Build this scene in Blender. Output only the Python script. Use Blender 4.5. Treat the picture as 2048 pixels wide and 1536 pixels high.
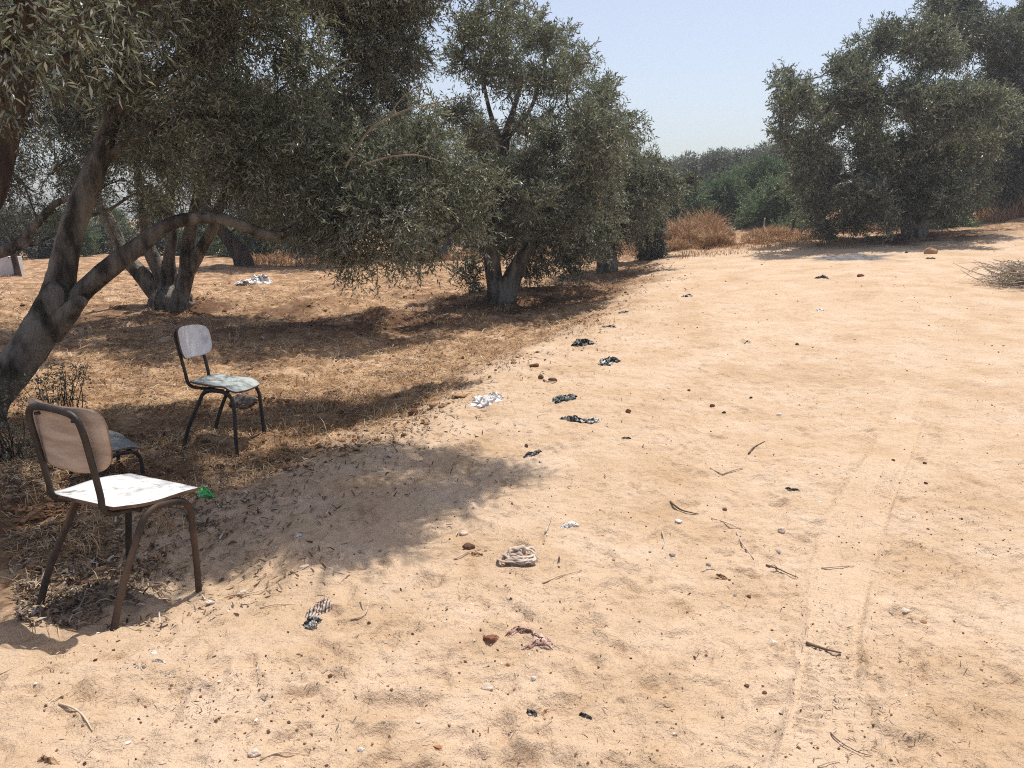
import bpy, math, random
import numpy as np
from mathutils import Vector
for o in list(bpy.data.objects): bpy.data.objects.remove(o)
scene = bpy.context.scene
col = scene.collection
R = math.radians
# ------------------------------------------------------------------ camera
CH, PITCH, F = 1.60, R(12.3), 1550.0
cam_d = bpy.data.cameras.new('camera'); cam = bpy.data.objects.new('camera', cam_d); col.objects.link(cam)
cam_d.sensor_width = 36; cam_d.lens = 36*F/2048; cam_d.clip_start = .05; cam_d.clip_end = 2000
cam.location = (0, 0, CH); cam.rotation_euler = (R(90)-PITCH, 0, 0)
scene.camera = cam
# ------------------------------------------------------------------ sky, sun, exposure
SUN_DIR = Vector((.15, .31, 1)).normalized()          # towards the sun
el = math.asin(SUN_DIR.z); az = math.atan2(SUN_DIR.x, SUN_DIR.y)
world = bpy.data.worlds.new('World'); scene.world = world; world.use_nodes = True
nt = world.node_tree; nt.nodes.clear()
sky = nt.nodes.new('ShaderNodeTexSky'); sky.sky_type = 'NISHITA'; sky.sun_disc = False
sky.sun_elevation = el; sky.sun_rotation = az; sky.altitude = 0
sky.air_density = 1.0; sky.dust_density = 2.0; sky.ozone_density = 1.2
bg = nt.nodes.new('ShaderNodeBackground'); bg.inputs[1].default_value = .142
wo = nt.nodes.new('ShaderNodeOutputWorld')
hs = nt.nodes.new('ShaderNodeHueSaturation'); hs.inputs['Hue'].default_value = .508; hs.inputs['Saturation'].default_value = .75; hs.inputs['Value'].default_value = 1.06
nt.links.new(sky.outputs[0], hs.inputs['Color']); nt.links.new(hs.outputs[0], bg.inputs[0]); nt.links.new(bg.outputs[0], wo.inputs[0])
sun_d = bpy.data.lights.new('sun', 'SUN'); sun_d.energy = 5.0; sun_d.angle = R(.53); sun_d.color = (1, .95, .88)
sun = bpy.data.objects.new('sun', sun_d); col.objects.link(sun)
sun.rotation_euler = SUN_DIR.to_track_quat('Z', 'Y').to_euler()
scene.view_settings.view_transform = 'Standard'; scene.view_settings.look = 'None'
scene.view_settings.exposure = .08; scene.view_settings.gamma = 1
scene.cycles.max_bounces = 5; scene.cycles.volume_bounces = 0; scene.cycles.diffuse_bounces = 3; scene.cycles.transparent_max_bounces = 4
scene.cycles.use_denoising = False; scene.cycles.filter_width = 1.1; scene.cycles.sample_clamp_indirect = 2

HAZE = .0013
# ------------------------------------------------------------------ maths helpers
rs = np.random.RandomState
_perm = rs(7).permutation(256); _val = rs(8).rand(256)
def vnoise(x, y, seed=0):
    xi = np.floor(x).astype(np.int64); yi = np.floor(y).astype(np.int64)
    fx = x-xi; fy = y-yi; fx = fx*fx*(3-2*fx); fy = fy*fy*(3-2*fy)
    def h(a, b): return _val[_perm[(_perm[(a+seed*57) & 255]+b+seed*13) & 255]]
    return (h(xi, yi)*(1-fx)+h(xi+1, yi)*fx)*(1-fy)+(h(xi, yi+1)*(1-fx)+h(xi+1, yi+1)*fx)*fy
def fbm(x, y, sc, oct=4, seed=0, gain=.5):
    s = 0; a = 1; t = 0
    for i in range(oct):
        s = s+a*(vnoise(x/sc*2**i+i*17.3, y/sc*2**i+i*9.1, seed+i)-.5); t += a; a *= gain
    return s/t*2
def ss(t): t = np.clip(t, 0, 1); return t*t*(3-2*t)
CP, SP = math.cos(PITCH), math.sin(PITCH)
def ray(px, py):
    u = (px-1024)/F; v = -(py-768)/F
    return np.array([u, CP+v*SP, v*CP-SP])
def P(px, py, Y):                      # world point seen at that pixel at distance Y along the ground
    d = ray(px, py); t = Y/d[1]; return np.array([d[0]*t, Y, CH+d[2]*t])
def Pz(px, py, z):
    d = ray(px, py); t = (z-CH)/d[2]; return np.array([d[0]*t, d[1]*t, z])

# ------------------------------------------------------------------ terrain
def xb(y): return np.where(y < 12, -3.3+.43*y, 1.86+.27*(y-12))     # edge between orchard and sand
def sdist(x, y): return x-xb(y)+.35*fbm(x, y, 1.3, 3, 21)
def hbase(x, y):
    s = x-xb(y)
    W_ = 4.5+9*ss((y-9)/15)
    h = .075*(np.clip(y, 6, 24)-6)*ss((s+W_)/(2*W_))
    h = h-.15*ss((-s+.1)/1.3)
    h = h+.02*np.clip(y-30, 0, 60)*ss((s+6)/10)
    return h
def spaced(a, b, step, ratio):
    v = [a]; st = step
    while v[-1] < b: v.append(v[-1]+st); st *= ratio
    return v
xs = spaced(3.0, 260, .0125, 1.026)
gx = np.array([-v for v in xs[::-1]]+list(np.arange(-3.0+.0125, 3.0-.006, .0125))+xs)-.2
ys = [1.4]
while ys[-1] < 12: ys.append(ys[-1]*1.0032)
while ys[-1] < 45: ys.append(ys[-1]*1.008)
while ys[-1] < 400: ys.append(ys[-1]*1.04)
yb = [1.4-v for v in spaced(.02, 60, .03, 1.2)]
gy = np.array(yb[::-1]+ys)
X, Y = np.meshgrid(gx, gy)
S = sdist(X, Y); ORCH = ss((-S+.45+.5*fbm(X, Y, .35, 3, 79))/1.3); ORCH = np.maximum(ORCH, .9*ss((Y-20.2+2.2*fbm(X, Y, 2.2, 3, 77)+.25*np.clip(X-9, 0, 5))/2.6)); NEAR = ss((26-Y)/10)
Z = hbase(X, Y)
sandy = 1-ORCH
Z += sandy*(.04*fbm(X, Y, 1.1, 3, 1)+.018*fbm(X, Y, .27, 3, 2)+NEAR*.014*fbm(X, Y, .07, 2, 3))
rg = np.abs(fbm(X*1.0+.3*Y, Y*2.1-.2*X, .16, 3, 12)); Z += sandy*NEAR*.019*(.35-rg)
Z += ORCH*(.10*fbm(X, Y, 1.0, 3, 4)+.055*fbm(X, Y, .28, 3, 5)+NEAR*.03*fbm(X, Y, .09, 2, 6))
Z += .025*np.exp(-((S+.15)/.35)**2)*(.6+fbm(X, Y, .6, 2, 9))*ss((12-Y)/4)
def mound(cx, cy, r, h):
    global Z
    d = np.hypot(X-cx, (Y-cy)*1.3)/r; Z += h*np.exp(-d*d)*(1+.5*fbm(X, Y, .3, 2, 30))
def bump(px, py, r, h, D=None):
    p = Pz(px, py, -.1 if D is None else D); mound(p[0], p[1], r, h)
for a in [(345, 612, .9, .16), (1000, 606, 1.0, .15), (640, 612, .8, .2), (770, 632, .7, .16), (520, 600, .8, .1), (1150, 600, .6, .12),
          (560, 850, .45, .04), (330, 830, .5, .06), (60, 610, 1.2, .12), (250, 640, .7, .1)]: bump(*a)
TILL_SHADE = np.zeros(X.shape)  # dark tilled soil, with shade under the trees painted into the same mask
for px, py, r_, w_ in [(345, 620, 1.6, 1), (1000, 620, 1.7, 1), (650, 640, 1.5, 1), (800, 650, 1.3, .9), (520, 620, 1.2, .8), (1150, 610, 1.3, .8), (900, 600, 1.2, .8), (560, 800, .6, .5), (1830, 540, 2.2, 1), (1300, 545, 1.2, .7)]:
    p = Pz(px, py, -.1); TILL_SHADE = np.maximum(TILL_SHADE, w_*np.exp(-(np.hypot(X-p[0], Y-p[1])/r_)**4))
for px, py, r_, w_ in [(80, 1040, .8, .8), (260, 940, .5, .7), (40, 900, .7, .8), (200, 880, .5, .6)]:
    p = Pz(px, py, -.1); TILL_SHADE = np.maximum(TILL_SHADE, w_*np.exp(-(np.hypot(X-p[0], Y-p[1])/r_)**4))
TILL_SHADE = np.maximum(TILL_SHADE, np.exp(-(np.hypot((X-10.6)/2.4, (Y-20.6)/1.3))**4)); TILL_SHADE *= ss((fbm(X, Y, .7, 3, 91)+.35)/.5)  # ellipse puts shade below the broad right olive into the ground colour
mound(13.5, 20.5, 2.6, .15); mound(6.4, 26, 1.2, .2); mound(10.2, 31, 1.6, .45); mound(18, 24, 3, .2)
# the ground settles to the feet of the two standing chairs
CHAIR1 = ((-1.764, 3.207, -.096), (R(2.7), R(7), R(66.2)), 1.193)
CHAIR2 = ((-2.211, 5.729, -.114), (R(-2.1), R(4), R(-10.4)), 1.119)
from mathutils import Euler
for (cx, cy, cz), ro, sc_ in (CHAIR1, CHAIR2):
    nrm = Euler(ro).to_matrix() @ Vector((0, 0, 1)); w_ = np.exp(-(np.hypot(X-cx, Y-cy)/.62)**4)
    pln = cz-((X-cx)*nrm.x+(Y-cy)*nrm.y)/nrm.z; sm = hbase(X, Y)+(.05*fbm(X, Y, 1.1, 3, 1) if cy < 4 else ORCH*.10*fbm(X, Y, 1.0, 3, 4))
    Z += w_*(pln-sm)
# footprints and scuffs
rp = rs(5)
def pit(cx, cy, a, b, ang, dep):
    R_ = max(a, b)*2.6
    i0, i1 = np.searchsorted(gy, [cy-R_, cy+R_]); j0, j1 = np.searchsorted(gx, [cx-R_, cx+R_])
    if i1 <= i0 or j1 <= j0: return
    x = X[i0:i1, j0:j1]-cx; y = Y[i0:i1, j0:j1]-cy
    u = (x*math.cos(ang)+y*math.sin(ang))/a; v = (-x*math.sin(ang)+y*math.cos(ang))/b
    r = np.sqrt(u*u+v*v)*(1+.25*fbm(X[i0:i1, j0:j1], Y[i0:i1, j0:j1], .05, 2, 14))
    Z[i0:i1, j0:j1] += dep*(-np.exp(-(r/.85)**4)+.45*np.exp(-((r-1.25)/.32)**2))*(1-.7*ORCH[i0:i1, j0:j1])
for k in range(900):
    d = 1.9*math.exp(rp.rand()*2.0); cx = (rp.rand()*1.6-.78)*d; sz = rp.uniform(.6, 1)
    if rp.rand() < .5: pit(cx, d, .05*sz, .13*sz, rp.uniform(-.9, .9), rp.uniform(.006, .018))
    else: pit(cx, d, rp.uniform(.03, .09), rp.uniform(.03, .08), rp.rand()*3, rp.uniform(.005, .017))
for px, py, a, dep in [(790, 1415, .10, .03), (1110, 1415, .08, .022), (740, 1475, .06, .015), (1060, 1525, .09, .02), (250, 1430, .07, .015), (1810, 1235, .07, .02), (1700, 1112, .07, .015), (1580, 1010, .1, .012)]:
    p = Pz(px, py, 0); pit(p[0], p[1], a*1.4, a*.8, .2, dep)
# tyre tracks pressed in the sand
TRK = np.zeros(X.shape)
def track(pts, w, dep, rib):
    C = np.array([Pz(a, b, .04)[:2] for a, b in pts]); L = 0
    lo = C.min(0)-.5; hi = C.max(0)+.5
    i0, i1 = np.searchsorted(gy, [lo[1], hi[1]]); j0, j1 = np.searchsorted(gx, [lo[0], hi[0]])
    x = X[i0:i1, j0:j1]; y = Y[i0:i1, j0:j1]; best = np.full(x.shape, 9.); sl = np.zeros(x.shape); sg = np.zeros(x.shape)
    for a, b in zip(C[:-1], C[1:]):
        ab = b-a; n = np.linalg.norm(ab); t = np.clip(((x-a[0])*ab[0]+(y-a[1])*ab[1])/n/n, 0, 1)
        dx = x-a[0]-t*ab[0]; dy = y-a[1]-t*ab[1]; d = np.hypot(dx, dy); m = d < best
        best = np.where(m, d, best); sl = np.where(m, L+t*n, sl); sg = np.where(m, (ab[0]*dy-ab[1]*dx)/n, sg); L += n
    q = best/w; msk = ss((1.08-q)/.12)
    amp = ss((fbm(x, y, .5, 2, 44)+.35)/.4)
    f = msk*(-dep-.9*rib*amp*np.sign(np.sin(6.283*sl/.042+1.2*np.sin(sg/w*4)))*(q < .72)*1.0-rib*1.2*np.exp(-((q-.8)/.07)**2))+.7*dep*np.exp(-((q-1.12)/.12)**2)
    zz = Z[i0:i1, j0:j1]; sm = hbase(x, y)+.03*fbm(x, y, 1.1, 3, 1)
    TRK[i0:i1, j0:j1] = np.maximum(TRK[i0:i1, j0:j1], msk*(.5+.5*amp))
    k = .8*msk*(1-ORCH[i0:i1, j0:j1]); Z[i0:i1, j0:j1] = zz*(1-k)+sm*k+f*(1-ORCH[i0:i1, j0:j1])
track([(1600, 1600), (1640, 1420), (1665, 1250), (1700, 1120), (1745, 1000), (1790, 900), (1820, 830)], .10, .011, .007)
track([(1750, 1600), (1700, 1420), (1655, 1250), (1655, 1120), (1690, 1010), (1760, 900), (1830, 780)], .075, .008, .004)
0 and track([(2120, 1100), (1990, 1040), (1900, 980), (1860, 900), (1880, 800)], .10, .007, .005)
def G(x, y):                                            # ground height at a point
    j = min(max(np.searchsorted(gx, x)-1, 0), len(gx)-2); i = min(max(np.searchsorted(gy, y)-1, 0), len(gy)-2)
    u = (x-gx[j])/(gx[j+1]-gx[j]); v = (y-gy[i])/(gy[i+1]-gy[i])
    return float((Z[i, j]*(1-u)+Z[i, j+1]*u)*(1-v)+(Z[i+1, j]*(1-u)+Z[i+1, j+1]*u)*v)
def GV(x, y):
    j = np.clip(np.searchsorted(gx, x)-1, 0, len(gx)-2); i = np.clip(np.searchsorted(gy, y)-1, 0, len(gy)-2)
    u = (x-gx[j])/(gx[j+1]-gx[j]); v = (y-gy[i])/(gy[i+1]-gy[i])
    return (Z[i, j]*(1-u)+Z[i, j+1]*u)*(1-v)+(Z[i+1, j]*(1-u)+Z[i+1, j+1]*u)*v
def gp(px, py, dz=0):                                   # ground point seen at a pixel
    d = ray(px, py); t = 1.2
    while t < 120:
        p = d*t; z = CH+p[2]
        if z < G(p[0], p[1]): break
        t *= 1.004
    for _ in range(2):
        t -= (CH+d[2]*t-G(d[0]*t, d[1]*t))/(d[2]) if d[2] < -.02 else 0
    return np.array([d[0]*t, d[1]*t, G(d[0]*t, d[1]*t)+dz])

# ------------------------------------------------------------------ materials
def srgb(r, g, b): return tuple(((c/255)/12.92 if c/255 < .04045 else ((c/255+.055)/1.055)**2.4) for c in (r, g, b))+(1,)
def newmat(name):
    m = bpy.data.materials.new(name); m.use_nodes = True; n = m.node_tree; n.nodes.clear()
    out = n.nodes.new('ShaderNodeOutputMaterial'); b = n.nodes.new('ShaderNodeBsdfPrincipled'); n.links.new(b.outputs[0], out.inputs[0])
    return m, n, b, out
def N(n, t, **k):
    nd = n.nodes.new(t)
    for a, v in k.items():
        if a in nd.inputs: nd.inputs[a].default_value = v
        else: setattr(nd, a, v)
    return nd
def ramp(n, fac, stops):
    r = n.nodes.new('ShaderNodeValToRGB'); e = r.color_ramp.elements
    while len(e) < len(stops): e.new(.5)
    for i, (p, c) in enumerate(stops): e[i].position = p; e[i].color = c if len(c) == 4 else (*c, 1)
    n.links.new(fac, r.inputs[0]); return r.outputs[0]
def mix(n, f, a, b, mode='MIX'):
    m = n.nodes.new('ShaderNodeMix'); m.data_type = 'RGBA'; m.blend_type = mode
    for i, v in ((0, f), (6, a), (7, b)):
        if hasattr(v, 'links'): n.links.new(v, m.inputs[i])
        else: m.inputs[i].default_value = v
    return m.outputs[2]
def noise(n, vec, scale, detail=4, rough=.55, dist=0):
    t = N(n, 'ShaderNodeTexNoise', Scale=scale, Detail=detail, Roughness=rough, Distortion=dist)
    if vec: n.links.new(vec, t.inputs['Vector'])
    return t.outputs[0]
def simple(name, c1, c2, scale=8, rough=.7, bump=.2, bscale=None, stretch=None, spec=.3, metal=0, bd=.01, lo=.35, hi=.65):
    m, n, b, out = newmat(name)
    tc = N(n, 'ShaderNodeTexCoord').outputs['Object']
    if stretch:
        mp = N(n, 'ShaderNodeMapping'); mp.inputs['Scale'].default_value = stretch; n.links.new(tc, mp.inputs[0]); tc = mp.outputs[0]
    c = ramp(n, noise(n, tc, scale, 6), [(lo, c1), (hi, c2)])
    n.links.new(c, b.inputs['Base Color']); b.inputs['Roughness'].default_value = rough; b.inputs['Specular IOR Level'].default_value = spec
    b.inputs['Metallic'].default_value = metal
    bp = N(n, 'ShaderNodeBump', Strength=bump, Distance=bd); n.links.new(noise(n, tc, bscale or scale*3, 5), bp.inputs['Height']); n.links.new(bp.outputs[0], b.inputs['Normal'])
    return m
M = {}
def attrmat(name, stops, rough=.7, transl=0., spec=.3, tcol=(.2, .25, .05, 1)):
    m, n, b, out = newmat(name)
    a = N(n, 'ShaderNodeAttribute', attribute_name='tint')
    c = ramp(n, a.outputs['Fac'], stops); n.links.new(c, b.inputs['Base Color'])
    b.inputs['Roughness'].default_value = rough; b.inputs['Specular IOR Level'].default_value = spec
    if transl:
        t = N(n, 'ShaderNodeBsdfTranslucent'); n.links.new(mix(n, .5, c, tcol), t.inputs[0])
        x = N(n, 'ShaderNodeMixShader'); x.inputs[0].default_value = transl
        n.links.new(b.outputs[0], x.inputs[1]); n.links.new(t.outputs[0], x.inputs[2]); n.links.new(x.outputs[0], out.inputs[0])
    return m
M['olive'] = attrmat('olive_leaf', [(0, (.055, .061, .048)), (.3, (.115, .128, .095)), (.6, (.24, .255, .205)), (1, (.46, .48, .41))], .42, .24, .5)
M['olive_far'] = attrmat('olive_leaf_far', [(0, (.042, .047, .042)), (.35, (.092, .102, .084)), (.65, (.205, .22, .185)), (1, (.42, .44, .38))], .45, .2, .4)
M['green'] = attrmat('green_leaf', [(0, (.05, .08, .05)), (.5, (.12, .18, .10)), (1, (.30, .38, .22))], .55, .3, .35, (.18, .25, .08, 1))
M['straw'] = attrmat('dry_straw', [(0, (.20, .11, .045)), (.4, (.40, .23, .10)), (.8, (.62, .44, .24)), (1, (.78, .68, .52))], .6, .15, .3, (.5, .3, .12, 1))
M['rust'] = attrmat('rust_dry_grass', [(0, (.17, .10, .06)), (.4, (.33, .19, .10)), (1, (.60, .43, .26))], .8, .15, .2, (.4, .2, .08, 1))
M['litter'] = attrmat('dead_leaf', [(0, (.05, .03, .02)), (.4, (.16, .10, .06)), (.75, (.34, .25, .17)), (1, (.55, .48, .40))], .6, .05, .3)
M['grit'] = attrmat('grit', [(0, (.07, .035, .022)), (.5, (.17, .09, .05)), (.85, (.34, .22, .14)), (.93, (.6, .5, .4)), (1, (.75, .7, .62))], .85, 0, .2)
M['clod'] = attrmat('soil_clod', [(0, (.09, .045, .025)), (.5, (.20, .105, .055)), (1, (.34, .20, .11))], .95, 0, .1)
M['bark'] = simple('olive_bark', (.055, .047, .04), (.25, .222, .19), 7, .9, 1., 30, (1, 1, .35), .15, bd=.04, lo=.38, hi=.6)
M['bark_dark'] = simple('dark_bark', (.035, .024, .018), (.10, .07, .05), 7, .9, .8, 25, (1, 1, .3), .15, bd=.02)
M['bark_pale'] = simple('pale_bark', (.17, .145, .12), (.29, .255, .215), 9, .8, .4, 30, (1, 1, .4), .2)

m, n, b, out = newmat('sand_and_orchard_soil'); M['ground'] = m
tc = N(n, 'ShaderNodeTexCoord').outputs['Object']
at = N(n, 'ShaderNodeAttribute', attribute_name='orch').outputs['Fac']
sand = ramp(n, noise(n, tc, 1.6, 7, .62), [(.32, (.47, .325, .20)), (.5, (.55, .40, .27)), (.68, (.60, .46, .335))])
fine = ramp(n, noise(n, tc, 70, 4, .7), [(.30, (.52, .47, .43)), (.46, (1, 1, 1))])
sand = mix(n, .35, sand, fine, 'MULTIPLY')
crumb = ramp(n, noise(n, tc, 17, 7, .78), [(.34, (.50, .40, .33)), (.44, (1, 1, 1))]); sand = mix(n, .4, sand, crumb, 'MULTIPLY')
tk = N(n, 'ShaderNodeMath', operation='MULTIPLY'); n.links.new(N(n, 'ShaderNodeAttribute', attribute_name='trk').outputs['Fac'], tk.inputs[0]); tk.inputs[1].default_value = .22
sand = mix(n, tk.outputs[0], sand, (.61, .47, .34, 1))
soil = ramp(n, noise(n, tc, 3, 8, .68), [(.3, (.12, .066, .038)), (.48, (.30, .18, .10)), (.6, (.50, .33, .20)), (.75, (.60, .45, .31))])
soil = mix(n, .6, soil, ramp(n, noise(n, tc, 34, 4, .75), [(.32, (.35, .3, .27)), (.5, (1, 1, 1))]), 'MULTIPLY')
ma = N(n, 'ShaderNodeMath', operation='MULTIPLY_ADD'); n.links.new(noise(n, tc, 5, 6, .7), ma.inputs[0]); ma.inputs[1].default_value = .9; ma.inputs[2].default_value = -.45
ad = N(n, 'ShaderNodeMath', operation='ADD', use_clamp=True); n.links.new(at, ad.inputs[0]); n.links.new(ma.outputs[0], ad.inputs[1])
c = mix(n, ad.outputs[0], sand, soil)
c = mix(n, N(n, 'ShaderNodeAttribute', attribute_name='till_shade').outputs['Fac'], c, ramp(n, noise(n, tc, 9, 6, .7), [(.3, (.065, .032, .02)), (.6, (.15, .08, .045))]))  # tilled soil brown, lowered further to paint in the shade
ash = N(n, 'ShaderNodeAttribute', attribute_name='ash').outputs['Fac']
c = mix(n, ash, c, ramp(n, noise(n, tc, 8, 6, .7), [(.38, (.05, .045, .045)), (.6, (.22, .215, .22))]))
n.links.new(c, b.inputs['Base Color']); b.inputs['Roughness'].default_value = .95; b.inputs['Specular IOR Level'].default_value = .1
b0_ = N(n, 'ShaderNodeBump', Strength=.6, Distance=.06); n.links.new(noise(n, tc, 5, 6, .7, .4), b0_.inputs['Height'])
b1 = N(n, 'ShaderNodeBump', Strength=1., Distance=.018); n.links.new(noise(n, tc, 26, 6, .68), b1.inputs['Height']); n.links.new(b0_.outputs[0], b1.inputs['Normal'])
b2 = N(n, 'ShaderNodeBump', Strength=.6, Distance=.004); n.links.new(noise(n, tc, 130, 3, .6), b2.inputs['Height']); n.links.new(b1.outputs[0], b2.inputs['Normal'])
n.links.new(b2.outputs[0], b.inputs['Normal'])

# ------------------------------------------------------------------ mesh helpers
def link(name, me, mats, parent=None):
    o = bpy.data.objects.new(name, me); col.objects.link(o)
    for mm in mats if isinstance(mats, (list, tuple)) else [mats]: me.materials.append(mm)
    if parent: o.parent = parent
    return o
def tag(o, label=None, cat=None, group=None, kind=None):
    if label: o['label'] = label
    if cat: o['category'] = cat
    if group: o['group'] = group
    if kind: o['kind'] = kind
    return o
def thing(name, loc, label, cat, group=None, rz=0):
    o = bpy.data.objects.new(name, None); col.objects.link(o); o.location = loc; o.rotation_euler.z = rz; o.empty_display_size = .1
    return tag(o, label, cat, group)
def npmesh(name, V, Fq, tint=None, smooth=False, mi=None, k=4):
    V = np.asarray(V, np.float32); Fq = np.asarray(Fq, np.int32)
    me = bpy.data.meshes.new(name); nf = len(Fq)
    me.vertices.add(len(V)); me.vertices.foreach_set('co', V.ravel())
    me.loops.add(nf*k); me.loops.foreach_set('vertex_index', Fq.ravel())
    me.polygons.add(nf); me.polygons.foreach_set('loop_start', np.arange(0, nf*k, k, dtype=np.int32))
    if mi is not None: me.polygons.foreach_set('material_index', np.asarray(mi, np.int32))
    me.polygons.foreach_set('use_smooth', np.full(nf, smooth))
    if tint is not None:
        a = me.attributes.new('tint', 'FLOAT', 'POINT'); a.data.foreach_set('value', np.asarray(tint, np.float32))
    me.update(calc_edges=True); return me
class MB:                                               # plain mesh builder, local coordinates
    def __init__(s): s.v = []; s.f = []; s.m = []; s.mi = 0
    def tube(s, pts, rad, seg=10, sub=4, wob=0, seed=0, cap=True, oval=1):
        pts = [np.array(p, float) for p in pts]; rad = list(rad) if hasattr(rad, '__len__') else [rad]*len(pts)
        Q = []; RR = []
        for i in range(len(pts)-1):
            p0 = pts[max(i-1, 0)]; p1 = pts[i]; p2 = pts[i+1]; p3 = pts[min(i+2, len(pts)-1)]
            for k in range(sub):
                t = k/sub
                Q.append(.5*(2*p1+(p2-p0)*t+(2*p0-5*p1+4*p2-p3)*t*t+(3*p1-p0-3*p2+p3)*t**3)); RR.append(rad[i]*(1-t)+rad[i+1]*t)
        Q.append(pts[-1]); RR.append(rad[-1]); n0 = len(s.v); rr = rs(seed+3)
        T = [Q[min(i+1, len(Q)-1)]-Q[max(i-1, 0)] for i in range(len(Q))]; T = [t/(np.linalg.norm(t)+1e-9) for t in T]
        up = np.array([0, 0, 1.]) if abs(T[0][2]) < .9 else np.array([0, 1., 0]); u = np.cross(T[0], up); u /= np.linalg.norm(u)
        ph = rr.rand(4)*6.28
        for i, q in enumerate(Q):
            u = u-T[i]*np.dot(u, T[i]); u /= np.linalg.norm(u); w = np.cross(T[i], u)
            for k in range(seg):
                a = 6.2832*k/seg; r = RR[i]*(1+wob*(.5*math.sin(2*a+ph[0]+i*.35)+.4*math.sin(3*a+ph[1]-i*.22)+.35*math.sin(5*a+ph[2]+i*.1)+.5*(rr.rand()-.5)))
                s.v.append(q+u*math.cos(a)*r+w*math.sin(a)*r*oval)
        for i in range(len(Q)-1):
            for k in range(seg):
                a = n0+i*seg+k; b_ = n0+i*seg+(k+1) % seg; s.f.append((a, b_, b_+seg, a+seg)); s.m.append(s.mi)
        if cap:
            s.f.append(tuple(n0+k for k in range(seg))[::-1]); s.f.append(tuple(n0+(len(Q)-1)*seg+k for k in range(seg))); s.m += [s.mi, s.mi]
        return s
    def build(s, name, mats, parent=None, smooth=True):
        me = bpy.data.meshes.new(name); me.from_pydata([tuple(v) for v in s.v], [], s.f); me.update()
        me.polygons.foreach_set('use_smooth', [smooth]*len(s.f)); me.polygons.foreach_set('material_index', s.m)
        return link(name, me, mats, parent)
def ico(sub):
    import bmesh
    bm = bmesh.new(); bmesh.ops.create_icosphere(bm, subdivisions=sub, radius=1)
    V = np.array([v.co[:] for v in bm.verts]); Fx = np.array([[v.index for v in f.verts] for f in bm.faces]); bm.free(); return V, Fx

# ------------------------------------------------------------------ ground sheet
ny, nx = Z.shape
V = np.stack([X, Y, Z], -1).reshape(-1, 3)
idx = np.arange(ny*nx).reshape(ny, nx)
Fq = np.stack([idx[:-1, :-1], idx[:-1, 1:], idx[1:, 1:], idx[1:, :-1]], -1).reshape(-1, 4)
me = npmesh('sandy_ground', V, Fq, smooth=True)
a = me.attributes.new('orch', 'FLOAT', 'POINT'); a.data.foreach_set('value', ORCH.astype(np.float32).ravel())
a = me.attributes.new('till_shade', 'FLOAT', 'POINT'); a.data.foreach_set('value', TILL_SHADE.astype(np.float32).ravel())
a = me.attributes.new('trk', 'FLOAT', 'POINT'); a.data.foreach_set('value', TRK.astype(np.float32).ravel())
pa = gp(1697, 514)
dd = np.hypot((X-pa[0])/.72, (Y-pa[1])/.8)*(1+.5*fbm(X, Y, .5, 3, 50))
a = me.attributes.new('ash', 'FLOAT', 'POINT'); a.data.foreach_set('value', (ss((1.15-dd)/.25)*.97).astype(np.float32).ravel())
tag(link('sandy_ground', me, M['ground']), kind='structure')

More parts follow.
